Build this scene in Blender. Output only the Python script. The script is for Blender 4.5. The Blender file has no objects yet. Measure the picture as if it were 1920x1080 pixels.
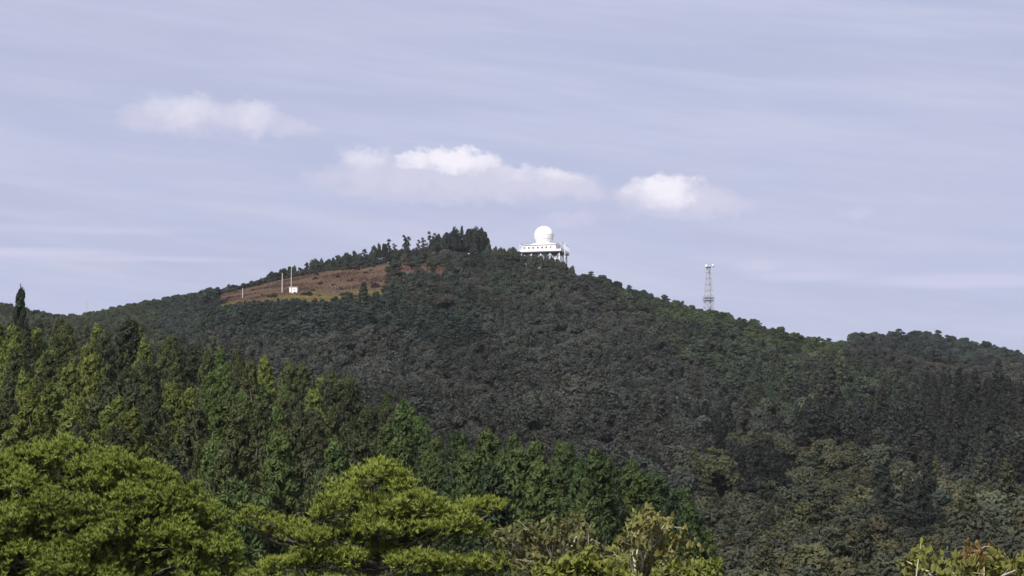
import bpy, math, random
import numpy as np
from mathutils import Vector, Matrix

# ------------------------------------------------------------------ camera
F = 5445.0                      # focal length in pixels of the 1920 px wide photograph
PITCH = math.radians(6.4)
sc = bpy.context.scene
col = sc.collection
cam_d = bpy.data.cameras.new('camera')
cam_d.sensor_width = 36.0
cam_d.lens = 36.0 * F / 1920.0
cam_d.clip_start = 0.5
cam_d.clip_end = 30000
cam = bpy.data.objects.new('camera', cam_d)
col.objects.link(cam)
cam.location = (0, 0, 0)
cam.rotation_euler = (math.radians(90) + PITCH, 0, 0)
sc.camera = cam

def slope_of(py):
    """tangent of elevation for a row of the photograph"""
    return math.tan(PITCH + math.atan((540.0 - py) / F))

def at(px, py, d):
    """world point at ground distance d (along +Y) that the photograph shows at px, py"""
    b = (540.0 - py) / F
    k = d / (math.cos(PITCH) - b * math.sin(PITCH))
    return Vector(((px - 960.0) / F * k, d, (math.sin(PITCH) + b * math.cos(PITCH)) * k))

def proj(x, y, z):
    """photo pixel of world points (arrays)"""
    fw = y * math.cos(PITCH) + z * math.sin(PITCH)
    up = -y * math.sin(PITCH) + z * math.cos(PITCH)
    return 960 + F * x / fw, 540 - F * up / fw

# ------------------------------------------------------------------ sky, sun, exposure
SUN_EL, SUN_AZ = math.radians(42), math.radians(208)     # azimuth clockwise from +Y: behind the camera, to the left
world = bpy.data.worlds.new('World')
sc.world = world
world.use_nodes = True

class NT:
    """small helper to write node trees as expressions"""
    def __init__(self, tree):
        self.t = tree
        tree.nodes.clear()
    def n(self, typ, **kw):
        nd = self.t.nodes.new(typ)
        for k, v in kw.items():
            setattr(nd, k, v)
        return nd
    def put(self, sock, v):
        if isinstance(v, bpy.types.NodeSocket):
            self.t.links.new(v, sock)
        elif v is not None:
            sock.default_value = v
    def m(self, op, a, b=None, c=None, clamp=False):
        nd = self.n('ShaderNodeMath', operation=op, use_clamp=clamp)
        for i, v in enumerate((a, b, c)):
            if v is not None:
                self.put(nd.inputs[i], v)
        return nd.outputs[0]
    def ramp(self, v, a, b, lo=0.0, hi=1.0):
        nd = self.n('ShaderNodeMapRange', interpolation_type='SMOOTHSTEP')
        self.put(nd.inputs['Value'], v)
        nd.inputs['From Min'].default_value = a; nd.inputs['From Max'].default_value = b
        nd.inputs['To Min'].default_value = lo; nd.inputs['To Max'].default_value = hi
        return nd.outputs[0]
    def mix(self, f, a, b, blend='MIX'):
        nd = self.n('ShaderNodeMix', data_type='RGBA', blend_type=blend)
        self.put(nd.inputs[0], f)
        self.put(nd.inputs[6], a if isinstance(a, bpy.types.NodeSocket) else (*a, 1))
        self.put(nd.inputs[7], b if isinstance(b, bpy.types.NodeSocket) else (*b, 1))
        return nd.outputs[2]
    def noise(self, vec, scale, detail=4, rough=0.55):
        nd = self.n('ShaderNodeTexNoise')
        if vec is not None:
            self.put(nd.inputs['Vector'], vec)
        nd.inputs['Scale'].default_value = scale
        nd.inputs['Detail'].default_value = detail
        nd.inputs['Roughness'].default_value = rough
        return nd.outputs[0]
    def vec(self, x, y, z):
        nd = self.n('ShaderNodeCombineXYZ')
        for i, v in enumerate((x, y, z)):
            self.put(nd.inputs[i], v)
        return nd.outputs[0]

def build_world():
    w = NT(world.node_tree)
    sky = w.n('ShaderNodeTexSky', sky_type='NISHITA')
    sky.sun_disc = False
    sky.sun_elevation = SUN_EL
    sky.sun_rotation = SUN_AZ
    sky.air_density = 1.0; sky.dust_density = 2.0; sky.ozone_density = 1.5
    gen = w.n('ShaderNodeTexCoord').outputs['Generated']
    sep = w.n('ShaderNodeSeparateXYZ'); w.put(sep.inputs[0], gen)
    az = w.m('ARCTAN2', sep.outputs[0], sep.outputs[1])
    el = w.m('ARCSINE', sep.outputs[2])
    # thin veil of high cloud over the whole dome, streaked sideways
    streak = w.noise(w.vec(w.m('MULTIPLY', az, 5.0), w.m('MULTIPLY', w.m('ADD', el, w.m('MULTIPLY', az, 0.10)), 60.0), 0.3), 1.6, 7, 0.62)
    broad = w.noise(w.vec(w.m('MULTIPLY', az, 6.0), w.m('MULTIPLY', el, 16.0), 2.3), 1.0, 3, 0.5)
    veil = w.mix(w.ramp(streak, 0.33, 0.70), VEIL_LO, VEIL_HI)
    veil = w.mix(w.m('MULTIPLY', w.ramp(broad, 0.35, 0.7), 0.45), veil, VEIL_PINK)
    low = w.ramp(el, 0.02, 0.22)                      # paler air low down
    veil = w.mix(w.m('MULTIPLY', w.m('SUBTRACT', 1.0, low), 0.25), veil, VEIL_HORIZON)
    band = w.noise(w.vec(w.m('MULTIPLY', az, 7.0), w.m('MULTIPLY', w.m('ADD', el, w.m('MULTIPLY', az, 0.12)), 70.0), 7.7), 1.0, 6, 0.6)
    veil = w.mix(w.m('MULTIPLY', w.ramp(band, 0.48, 0.66), 0.55), veil, VEIL_BAND)
    base = w.mix(0.88, sky.outputs[0], veil)
    # small fair-weather clouds
    def swirl(seed, scale, detail):
        return w.m('SUBTRACT', w.noise(w.vec(w.m('MULTIPLY', az, scale), w.m('MULTIPLY', el, scale * 1.3), seed), 1.0, detail, 0.62), 0.5)
    daz = w.m('ADD', w.m('MULTIPLY', swirl(5.0, 70.0, 3), 90.0 / F), w.m('MULTIPLY', swirl(6.3, 220.0, 4), 34.0 / F))
    del_ = w.m('ADD', w.m('MULTIPLY', swirl(9.0, 75.0, 3), 40.0 / F), w.m('MULTIPLY', swirl(3.7, 230.0, 5), 34.0 / F))
    caz = w.m('ADD', az, daz); cel = w.m('ADD', el, del_)
    lump = swirl(1.0, 150.0, 6)
    def puff(px, py, rx, ry, amp, caz=caz, cel=cel):
        v = at(px, py, 1000.0).normalized()
        a0 = math.atan2(v.x, v.y); e0 = math.asin(v.z)
        da = w.m('DIVIDE', w.m('SUBTRACT', caz, a0), rx / F)
        de = w.m('SUBTRACT', cel, e0)
        up = w.m('DIVIDE', w.m('MAXIMUM', de, 0.0), ry / F)
        dn = w.m('DIVIDE', w.m('MINIMUM', de, 0.0), ry * DROP / F)
        de = w.m('ADD', up, dn)
        r2 = w.m('ADD', w.m('MULTIPLY', da, da), w.m('MULTIPLY', de, de))
        return w.m('MULTIPLY', w.m('SUBTRACT', 1.0, r2), amp)
    DROP = 1.0
    def field(lst, **kw):
        f = None
        for p in lst:
            q = puff(*p, **kw)
            f = q if f is None else w.m('SMOOTH_MAX', f, q, 0.2)
        return f
    body = field(CLOUD_BODY)
    tilt = w.m('ADD', w.m('ADD', el, w.m('MULTIPLY', w.m('SUBTRACT', streak, 0.5), 26.0 / F)), w.m('MULTIPLY', w.m('ABSOLUTE', az), 0.0))
    thin = w.ramp(field(CLOUD_STREAK, caz=az, cel=tilt), 0.0, 0.9)
    DROP = 1.7
    bright = field(CLOUD_BRIGHT)
    body_a = w.ramp(w.m('ADD', body, w.m('MULTIPLY', lump, 0.5)), -0.1, 0.95)
    br_a = w.ramp(w.m('ADD', bright, w.m('MULTIPLY', lump, 0.6)), -0.15, 1.2)
    sky2 = w.mix(w.m('MULTIPLY', body_a, 0.72), base, CLOUD_GREY)
    sky2 = w.mix(w.m('MULTIPLY', thin, 0.6), sky2, VEIL_PALE)
    sky3 = w.mix(w.m('MULTIPLY', br_a, 0.9), sky2, CLOUD_WHITE)
    bg = w.n('ShaderNodeBackground'); w.put(bg.inputs[0], sky3)
    bg.inputs[1].default_value = 0.081
    out = w.n('ShaderNodeOutputWorld'); w.t.links.new(bg.outputs[0], out.inputs[0])

VEIL_PALE = (6.9, 6.85, 8.5)
VEIL_BAND = (5.0, 5.25, 7.2)
VEIL_LO = (4.95, 5.4, 7.55)
VEIL_HI = (6.1, 6.25, 8.1)
VEIL_PINK = (6.0, 5.85, 7.6)
VEIL_HORIZON = (6.1, 6.25, 8.5)
CLOUD_GREY = (6.95, 6.75, 8.25)
CLOUD_WHITE = (9.6, 9.3, 10.1)
CLOUD_BODY = [(290, 220, 80, 34, .7), (355, 212, 65, 38, .8), (425, 222, 60, 36, .75), (485, 222, 55, 38, .8), (545, 243, 60, 20, .6), (400, 240, 200, 20, .4),
              (615, 335, 75, 26, .6), (690, 325, 75, 52, .95), (770, 330, 75, 54, 1.0), (850, 330, 85, 56, 1.1), (910, 335, 65, 50, 1.0), (965, 345, 75, 36, .95), (1040, 346, 65, 34, 1.0), (1095, 350, 45, 30, .9),
              (820, 358, 260, 26, .6), (1225, 368, 78, 38, 1.0), (1265, 364, 76, 46, 1.15), (1318, 374, 75, 36, 1.0), (1370, 390, 55, 20, .6), (1270, 400, 130, 16, .5), (1070, 412, 70, 20, .5), (1610, 396, 45, 14, .45),
             ]
CLOUD_STREAK = [(1420, 500, 60, 20, .55), (1500, 520, 150, 14, .6), (1790, 528, 260, 20, .65), (60, 472, 240, 11, .8), (250, 484, 300, 8, .6), (160, 430, 300, 10, .45)]
CLOUD_BRIGHT = [(340, 198, 75, 26, .4), (470, 210, 60, 24, .35), (780, 294, 48, 16, 1.0), (850, 294, 66, 22, 1.35), (900, 300, 40, 20, .9), (1250, 350, 78, 26, 1.1), (1290, 350, 40, 14, .6), (1045, 326, 60, 14, .6), (970, 322, 50, 14, .45), (690, 290, 50, 18, .5)]
build_world()

sun_d = bpy.data.lights.new('sun', 'SUN')
sun_d.energy = 4.8
sun_d.angle = math.radians(9)
sun_d.color = (1.0, 0.95, 0.88)
sun = bpy.data.objects.new('sun', sun_d)
col.objects.link(sun)
sd = Vector((math.sin(SUN_AZ) * math.cos(SUN_EL), math.cos(SUN_AZ) * math.cos(SUN_EL), math.sin(SUN_EL)))
sun.rotation_euler = (-sd).to_track_quat('-Z', 'Y').to_euler()
sc.view_settings.view_transform = 'Standard'
sc.view_settings.look = 'None'
sc.view_settings.exposure = 0.3
sc.view_settings.gamma = 1.0
sc.view_settings.use_curve_mapping = False
sc.cycles.max_bounces = 5
sc.cycles.diffuse_bounces = 3
sc.cycles.transmission_bounces = 3
sc.cycles.volume_bounces = 0

# ------------------------------------------------------------------ helpers
def tag(o, label=None, cat=None, group=None, kind=None):
    if label: o['label'] = label
    if cat: o['category'] = cat
    if group: o['group'] = group
    if kind: o['kind'] = kind
    return o

def empty(name, loc, rz=0.0, parent=None):
    o = bpy.data.objects.new(name, None)
    o.empty_display_size = 0.5
    col.objects.link(o)
    o.location = loc
    o.rotation_euler = (0, 0, rz)
    o.parent = parent
    return o

def link(name, me, parent=None, loc=None):
    o = bpy.data.objects.new(name, me)
    col.objects.link(o)
    o.parent = parent
    if loc is not None:
        o.location = loc
    return o

class MB:
    """collects pieces and turns them into one mesh"""
    def __init__(self):
        self.v = []; self.l = []; self.s = []; self.t = []; self.mi = []; self.nv = 0; self.smooth = []
    def add(self, verts, faces, tint=None, mat=0, smooth=False):
        """verts (N,3); faces (M,k) array"""
        verts = np.asarray(verts, float).reshape(-1, 3); faces = np.asarray(faces, int)
        self.v.append(verts); self.l.append((faces + self.nv).ravel())
        self.s.append(np.full(len(faces), faces.shape[1]))
        self.mi.append(np.full(len(faces), mat)); self.smooth.append(np.full(len(faces), smooth))
        self.t.append(np.full(len(verts), 0.5) if tint is None else tint)
        self.nv += len(verts)
        return self
    def box(self, c, s, rz=0.0, mat=0):
        c = np.array(c, float); h = np.array(s, float) / 2
        p = np.array([[x, y, z] for z in (-1, 1) for y in (-1, 1) for x in (-1, 1)], float) * h
        if rz:
            ca, sa = math.cos(rz), math.sin(rz)
            p = np.stack([p[:, 0] * ca - p[:, 1] * sa, p[:, 0] * sa + p[:, 1] * ca, p[:, 2]], 1)
        return self.add(p + c, [[0, 2, 3, 1], [4, 5, 7, 6], [0, 1, 5, 4], [2, 6, 7, 3], [0, 4, 6, 2], [1, 3, 7, 5]], mat=mat)
    def tube(self, pts, rad, n=6, mat=0, smooth=True):
        pts = np.array([list(p) for p in pts], float)
        rad = np.broadcast_to(np.asarray(rad, float), (len(pts),))
        tg = np.gradient(pts, axis=0)
        tg /= np.linalg.norm(tg, axis=1)[:, None] + 1e-9
        ref = np.array([0, 0, 1.0]) if abs(tg[0, 2]) < 0.85 else np.array([1.0, 0, 0])
        a = np.cross(tg, ref); a /= np.linalg.norm(a, axis=1)[:, None] + 1e-9
        b = np.cross(tg, a)
        th = np.linspace(0, 2 * np.pi, n, endpoint=False)
        ring = pts[:, None] + rad[:, None, None] * (np.cos(th)[None, :, None] * a[:, None] + np.sin(th)[None, :, None] * b[:, None])
        f = []
        for i in range(len(pts) - 1):
            for j in range(n):
                k = (j + 1) % n
                f.append([i * n + j, i * n + k, (i + 1) * n + k, (i + 1) * n + j])
        nv0 = len(pts) * n
        self.add(ring.reshape(-1, 3), f, mat=mat, smooth=smooth)
        self.add(ring[-1], [list(range(n))], mat=mat)
        self.add(ring[0], [list(range(n))[::-1]], mat=mat)
        return self
    def lathe(self, prof, n=24, mat=0, smooth=True, off=(0, 0, 0)):
        prof = np.array(prof, float)
        th = np.linspace(0, 2 * np.pi, n, endpoint=False)
        v = np.stack([prof[:, 0][:, None] * np.cos(th), prof[:, 0][:, None] * np.sin(th), np.repeat(prof[:, 1][:, None], n, 1)], 2)
        f = []
        for i in range(len(prof) - 1):
            for j in range(n):
                k = (j + 1) % n
                f.append([i * n + j, i * n + k, (i + 1) * n + k, (i + 1) * n + j])
        return self.add(v.reshape(-1, 3) + np.array(off), f, mat=mat, smooth=smooth)
    def mesh(self, name, *mats):
        me = bpy.data.meshes.new(name)
        v = np.concatenate(self.v); l = np.concatenate(self.l); s = np.concatenate(self.s)
        me.vertices.add(len(v)); me.vertices.foreach_set('co', v.astype(np.float32).ravel())
        me.loops.add(len(l)); me.loops.foreach_set('vertex_index', l.astype(np.int32))
        me.polygons.add(len(s))
        me.polygons.foreach_set('loop_start', np.concatenate([[0], np.cumsum(s)[:-1]]).astype(np.int32))
        me.polygons.foreach_set('material_index', np.concatenate(self.mi).astype(np.int32))
        me.polygons.foreach_set('use_smooth', np.concatenate(self.smooth).astype(bool))
        at_ = me.attributes.new('tint', 'FLOAT', 'POINT')
        at_.data.foreach_set('value', np.concatenate(self.t).astype(np.float32))
        for m_ in mats:
            me.materials.append(m_)
        me.update(calc_edges=True)
        me.validate()
        return me
    def build(self, name, mats, parent=None, loc=None):
        if not isinstance(mats, (list, tuple)):
            mats = [mats]
        return link(name, self.mesh(name, *mats), parent, loc)

def unit(v):
    return v / (np.linalg.norm(v, axis=-1, keepdims=True) + 1e-9)

def cards(mb, c, nrm, size, rng, aspect=0.6, mat=0, tint=None, along=None):
    """leaf-spray faces: kinked rhombi at c facing nrm"""
    n = len(c)
    nrm = unit(nrm)
    r = rng.normal(size=(n, 3)) if along is None else along + 0.25 * rng.normal(size=(n, 3))
    u = unit(r - (r * nrm).sum(1)[:, None] * nrm)
    v = np.cross(nrm, u)
    s = np.broadcast_to(size, (n,))[:, None]
    kink = 0.18 * s * nrm
    p = np.stack([c - u * s, c + v * s * aspect - kink + u * s * 0.1, c + u * s, c - v * s * aspect - kink + u * s * 0.1], 1)
    i = np.arange(n) * 4
    t = rng.random(n) if tint is None else tint
    mb.add(p.reshape(-1, 3), np.stack([i, i + 1, i + 2, i + 3], 1), np.repeat(t, 4), mat)

# ------------------------------------------------------------------ materials
def plain(name, rgb, rough=0.6, metal=0.0, var=0.12, scale=1.5):
    m_ = bpy.data.materials.new(name); m_.use_nodes = True
    t = NT(m_.node_tree)
    tc = t.n('ShaderNodeTexCoord').outputs['Object']
    nz = t.noise(tc, scale, 5)
    lo = tuple(c * (1 - var) for c in rgb); hi = tuple(min(1, c * (1 + var)) for c in rgb)
    b = t.n('ShaderNodeBsdfPrincipled')
    t.put(b.inputs['Base Color'], t.mix(nz, lo, hi))
    b.inputs['Roughness'].default_value = rough; b.inputs['Metallic'].default_value = metal
    o = t.n('ShaderNodeOutputMaterial'); t.t.links.new(b.outputs[0], o.inputs[0])
    return m_

def foliage(name, rgb2=None, trans=0.22, spread=0.55):
    """leaf material; each tree brings its own leaf colour in its 'tone' property"""
    m_ = bpy.data.materials.new(name); m_.use_nodes = True
    t = NT(m_.node_tree)
    tone = t.n('ShaderNodeAttribute', attribute_type='INSTANCER', attribute_name='tone').outputs['Color']
    tint = t.n('ShaderNodeAttribute', attribute_type='GEOMETRY', attribute_name='tint').outputs['Fac']
    rnd = t.n('ShaderNodeObjectInfo').outputs['Random']
    k = t.m('ADD', 1.0 - spread / 2, t.m('MULTIPLY', tint, spread))
    k = t.m('MULTIPLY', k, t.m('ADD', 0.86, t.m('MULTIPLY', rnd, 0.28)))
    c = t.n('ShaderNodeVectorMath', operation='SCALE')
    t.put(c.inputs[0], tone); t.put(c.inputs['Scale'], k)
    colr = c.outputs[0]
    if rgb2:
        colr = t.mix(t.ramp(tint, 0.78, 0.95), colr, rgb2)
    d = t.n('ShaderNodeBsdfPrincipled')
    t.put(d.inputs['Base Color'], colr)
    d.inputs['Roughness'].default_value = 0.62
    d.inputs['Specular IOR Level'].default_value = 0.18
    tr = t.n('ShaderNodeBsdfTranslucent')
    t.put(tr.inputs[0], t.mix(1.0, colr, (1.0, 1.1, 0.6), 'MULTIPLY'))
    mx = t.n('ShaderNodeMixShader'); mx.inputs[0].default_value = trans
    t.t.links.new(d.outputs[0], mx.inputs[1]); t.t.links.new(tr.outputs[0], mx.inputs[2])
    o = t.n('ShaderNodeOutputMaterial'); t.t.links.new(mx.outputs[0], o.inputs[0])
    return m_

LEAF = foliage('leaf_spray', trans=0.28)
NEEDLE = foliage('pine_needle', trans=0.34, spread=0.85)
DRYLEAF = foliage('dry_leaf', trans=0.3, spread=0.8)
BARK = plain('bark', (0.075, 0.06, 0.05), 0.9, var=0.4, scale=4)
PALEBARK = plain('pale_bark', (0.42, 0.38, 0.32), 0.85, var=0.35, scale=5)
WHITE = plain('white_paint', (0.82, 0.81, 0.80), 0.45, var=0.04)
RADOME = plain('radome_panel', (0.86, 0.86, 0.84), 0.5, var=0.02, scale=.3)
OFFWHITE = plain('weathered_white_paint', (0.76, 0.73, 0.74), 0.6, var=0.10, scale=.6)
STEEL = plain('galvanised_steel', (0.40, 0.41, 0.45), 0.6, 0.0)
WHSTEEL = plain('white_steel', (0.72, 0.72, 0.72), 0.5, 0.0)
DARKSTEEL = plain('dark_steel', (0.10, 0.10, 0.13), 0.6, 0.3)
GLASS = plain('window_glass', (0.03, 0.035, 0.05), 0.12, 0.0)
CONCRETE = plain('pole_concrete', (0.42, 0.41, 0.40), 0.85)
ROOF = plain('hut_roof', (0.62, 0.62, 0.64), 0.6)

# ------------------------------------------------------------------ terrain
# per column of the view: ground height (metres above the camera) at distances
def zy(py, d):
    return slope_of(py) * d
COLS = {
    -1500: [(0, -2), (200, -3), (480, 30), (650, 42), (900, 60), (1300, 100), (1550, 130), (1900, 90), (2600, 60), (6000, 40)],
    0:    [(0, -2), (110, -3), (225, -3), (480, zy(790, 480)), (560, 31), (650, 37), (800, zy(800, 800)), (1000, zy(705, 1000)), (1300, zy(630, 1300)), (1550, zy(576, 1550)), (1900, 120), (2600, 70), (6000, 40)],
    120:  [(0, -2), (110, -3), (225, -3), (480, zy(795, 480)), (560, 30), (650, 36), (800, zy(800, 800)), (1000, zy(705, 1000)), (1300, zy(642, 1300)), (1540, zy(608, 1540)), (1900, 120), (2600, 70), (6000, 40)],
    250:  [(0, -2), (110, -3), (225, -4), (470, zy(800, 470)), (560, 27), (650, 34), (800, zy(800, 800)), (1000, zy(705, 1000)), (1300, zy(618, 1300)), (1530, zy(578, 1530)), (1900, 125), (2600, 70), (6000, 40)],
    400:  [(0, -2), (110, -3), (225, -4), (450, zy(835, 450)), (550, 22), (640, 30), (800, zy(818, 800)), (1000, zy(712, 1000)), (1280, zy(612, 1280)), (1400, zy(574, 1400)), (1520, zy(553, 1520)), (1900, 125), (2600, 70), (6000, 40)],
    500:  [(0, -2), (110, -3), (225, -5), (440, zy(860, 440)), (540, 19), (630, 28), (800, zy(825, 800)), (1000, zy(715, 1000)), (1250, zy(612, 1250)), (1390, zy(560, 1390)), (1515, zy(527, 1515)), (1900, 125), (2600, 70), (6000, 40)],
    640:  [(0, -2), (110, -3), (225, -5), (430, zy(895, 430)), (530, 16), (620, 25), (800, zy(832, 800)), (1000, zy(715, 1000)), (1250, zy(605, 1250)), (1380, zy(560, 1380)), (1515, zy(496, 1515)), (1900, 130), (2600, 70), (6000, 40)],
    760:  [(0, -2), (110, -3), (225, -5), (420, zy(945, 420)), (520, 12), (600, 22), (800, zy(835, 800)), (1000, zy(712, 1000)), (1250, zy(592, 1250)), (1380, zy(548, 1380)), (1510, zy(480, 1510)), (1900, 130), (2600, 70), (6000, 40)],
    870:  [(0, -2), (110, -3), (225, -5), (410, zy(1005, 410)), (500, 9), (600, 20), (800, zy(842, 800)), (1000, zy(716, 1000)), (1250, zy(582, 1250)), (1400, zy(525, 1400)), (1500, zy(474, 1500)), (1900, 130), (2600, 70), (6000, 40)],
    960:  [(0, -2), (110, -3), (225, -5), (400, zy(1018, 400)), (490, 7), (600, 20), (800, zy(848, 800)), (1000, zy(722, 1000)), (1250, zy(588, 1250)), (1400, zy(530, 1400)), (1495, zy(488, 1495)), (1900, 130), (2600, 70), (6000, 40)],
    1060: [(0, -2), (110, -3), (225, -5), (395, zy(1030, 395)), (480, 5), (600, 19), (800, zy(855, 800)), (1000, zy(732, 1000)), (1250, zy(600, 1250)), (1400, zy(543, 1400)), (1485, zy(510, 1485)), (1900, 125), (2600, 70), (6000, 40)],
    1150: [(0, -2), (110, -3), (225, -5), (390, zy(1062, 390)), (470, 3), (600, 17), (800, zy(868, 800)), (1000, zy(748, 1000)), (1250, zy(622, 1250)), (1450, zy(536, 1450)), (1900, 120), (2600, 70), (6000, 40)],
    1330: [(0, -2), (110, -4), (225, -6), (380, zy(1175, 380)), (440, -1), (600, zy(1015, 600)), (800, zy(890, 800)), (1000, zy(782, 1000)), (1200, zy(684, 1200)), (1400, zy(594, 1400)), (1700, 125), (2600, 70), (6000, 40)],
    1580: [(0, -2), (110, -4), (225, -7), (380, -5), (440, 0), (600, zy(985, 600)), (800, zy(885, 800)), (1000, zy(795, 1000)), (1200, zy(705, 1200)), (1360, zy(654, 1360)), (1500, 118), (1760, zy(652, 1760)), (2100, 120), (2600, 80), (6000, 40)],
    1740: [(0, -2), (110, -4), (225, -7), (380, -4), (440, 2), (600, zy(965, 600)), (720, zy(925, 720)), (900, zy(835, 900)), (1100, zy(755, 1100)), (1290, zy(700, 1290)), (1450, 108), (1760, zy(640, 1760)), (2100, 120), (2600, 80), (6000, 40)],
    1920: [(0, -2), (110, -4), (225, -7), (380, -2), (440, 4), (600, zy(985, 600)), (720, zy(945, 720)), (900, zy(845, 900)), (1100, zy(775, 1100)), (1250, zy(737, 1250)), (1400, 92), (1760, zy(680, 1760)), (2100, 110), (2600, 80), (6000, 40)],
    3400: [(0, -2), (200, -6), (440, 4), (900, 40), (1400, 60), (1760, 80), (2600, 60), (6000, 40)],
}
PXG = np.arange(-1500, 3401, 20.0); DG = np.arange(0, 6001, 10.0)
_k = sorted(COLS)
_tab = np.stack([np.interp(DG, [p[0] for p in COLS[k]], [p[1] for p in COLS[k]]) for k in _k])
TAB = np.stack([np.interp(PXG, _k, _tab[:, j]) for j in range(len(DG))], 1)
def _smooth(a, n, axis):
    w_ = np.hanning(n + 2)[1:-1]; w_ /= w_.sum()
    pad = [(0, 0), (0, 0)]; pad[axis] = (n // 2, n // 2)
    return np.apply_along_axis(lambda r: np.convolve(r, w_, 'valid'), axis, np.pad(a, pad, 'edge'))
TAB = _smooth(_smooth(TAB, 7, 1), 7, 0)

def zt(x, y):
    x = np.asarray(x, float); y = np.asarray(y, float)
    px = 960 + F * x / np.maximum(y, 20.0)
    i = np.clip((px + 1500) / 20.0, 0, len(PXG) - 1.001); j = np.clip(y / 10.0, 0, len(DG) - 1.001)
    i0 = i.astype(int); j0 = j.astype(int); fi = i - i0; fj = j - j0
    z = (TAB[i0, j0] * (1 - fi) * (1 - fj) + TAB[i0 + 1, j0] * fi * (1 - fj) + TAB[i0, j0 + 1] * (1 - fi) * fj + TAB[i0 + 1, j0 + 1] * fi * fj)
    fade = np.clip((y - 520) / 150, 0, 1) * np.clip((1400 - y) / 180, 0, 1)
    g = 5.0 * np.sin(x / 23 + y / 75 + 1.3 * np.sin(y / 140)) + 2.6 * np.sin(x / 11 - y / 60 + 2.0) + 2.8 * np.sin(y / 27 + x / 37 + 1.2 * np.sin(x / 29))
    return z + fade * g

CLEARING = np.array([(395, 562), (440, 545), (500, 531), (560, 517), (640, 506), (738, 494), (742, 515), (735, 545), (732, 578), (690, 580), (640, 574), (560, 570), (470, 574), (420, 582)], float)
def inside(poly, x, y):
    x = np.asarray(x, float); y = np.asarray(y, float)
    r = np.zeros(x.shape, bool); j = len(poly) - 1
    for i in range(len(poly)):
        xi, yi = poly[i]; xj, yj = poly[j]
        with np.errstate(divide='ignore', invalid='ignore'):
            c = ((yi > y) != (yj > y)) & (x < (xj - xi) * (y - yi) / (yj - yi + 1e-12) + xi)
        r ^= c; j = i
    return r
SCRUB = np.array([(736, 496), (790, 492), (838, 505), (840, 540), (790, 556), (732, 572)], float)
def in_scrub(x, y):
    px, py = proj(x, y, zt(x, y))
    return inside(SCRUB, px, py) & (y > 1300) & (y < 1530)
def in_clearing(x, y):
    px, py = proj(x, y, zt(x, y))
    return inside(CLEARING, px, py) & (y > 1300) & (y < 1530)

def build_terrain():
    xs = np.concatenate([np.linspace(-6000, -460, 14), np.arange(-440, 441, 5.0), np.linspace(460, 6000, 14)])
    ys = np.concatenate([np.linspace(-4000, -50, 8), np.arange(-20, 1300, 8.0), np.arange(1300, 1560, 4.0), np.arange(1560, 1900, 10.0), np.linspace(1930, 8000, 16)])
    X, Y = np.meshgrid(xs, ys)
    Z = zt(X, np.maximum(Y, 0))
    n, m_ = len(xs), len(ys)
    i, j = np.meshgrid(np.arange(n - 1), np.arange(m_ - 1))
    a = (j * n + i).ravel()
    mb = MB()
    mask = (in_clearing(X.ravel(), Y.ravel()) | in_scrub(X.ravel(), Y.ravel())).astype(float)
    px, py = proj(X.ravel(), np.maximum(Y.ravel(), 1), Z.ravel())
    mb.add(np.stack([X, Y, Z], 2).reshape(-1, 3), np.stack([a, a + 1, a + n + 1, a + n], 1), mask, smooth=True)
    m2 = bpy.data.materials.new('hill_ground'); m2.use_nodes = True
    t = NT(m2.node_tree)
    tc = t.n('ShaderNodeTexCoord').outputs['Object']
    clear = t.n('ShaderNodeAttribute', attribute_type='GEOMETRY', attribute_name='tint').outputs['Fac']
    n1 = t.noise(tc, 0.35, 5); n2 = t.noise(tc, 0.06, 4); n3 = t.noise(tc, 0.028, 3)
    soil = t.mix(n1, (0.028, 0.024, 0.017), (0.05, 0.045, 0.028))
    grass = t.mix(t.ramp(n1, 0.3, 0.7), (0.08, 0.06, 0.038), (0.14, 0.098, 0.065))
    grass = t.mix(t.ramp(n2, 0.42, 0.62), grass, (0.11, 0.062, 0.048))
    # the flat foot of the clearing carries straw-yellow grass
    sep = t.n('ShaderNodeSeparateXYZ'); t.put(sep.inputs[0], tc)
    foot = t.ramp(t.m('ADD', sep.outputs[1], t.m('MULTIPLY', t.m('SUBTRACT', n2, 0.5), 40.0)), 1412, 1395)
    grass = t.mix(foot, grass, t.mix(n1, (0.10, 0.08, 0.03), (0.17, 0.135, 0.052)))
    b = t.n('ShaderNodeBsdfDiffuse')
    t.put(b.inputs[0], t.mix(t.ramp(clear, 0.2, 0.8), soil, grass))
    bump = t.n('ShaderNodeBump'); bump.inputs['Strength'].default_value = 0.8; bump.inputs['Distance'].default_value = 1.2
    t.put(bump.inputs['Height'], n1); t.t.links.new(bump.outputs[0], b.inputs['Normal'])
    o = t.n('ShaderNodeOutputMaterial'); t.t.links.new(b.outputs[0], o.inputs[0])
    g = mb.build('hill', m2)
    g['kind'] = 'structure'
    tag(g, 'wooded hill with a bare brown clearing below its crest', 'hill')
build_terrain()

# ------------------------------------------------------------------ tree shapes (shared meshes)
def blob_cards(mb, rng, c, r, n, size, flat=0.8, up=0.25, cut=-0.45, aspect=0.6):
    d = unit(rng.normal(size=(n * 2, 3)))
    d = d[d[:, 2] > cut][:n]
    p = c + d * r * rng.uniform(0.72, 1.08, (len(d), 1)) * np.array([1, 1, flat])
    nr = d * 0.8 + rng.normal(size=d.shape) * 0.45 + np.array([0, 0, up])
    base = rng.random()
    t = np.clip(0.55 * base + 0.45 * rng.random(len(d)), 0, 1)
    cards(mb, p, nr, size * rng.uniform(0.7, 1.25, len(d)), rng, aspect, tint=t)

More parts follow.
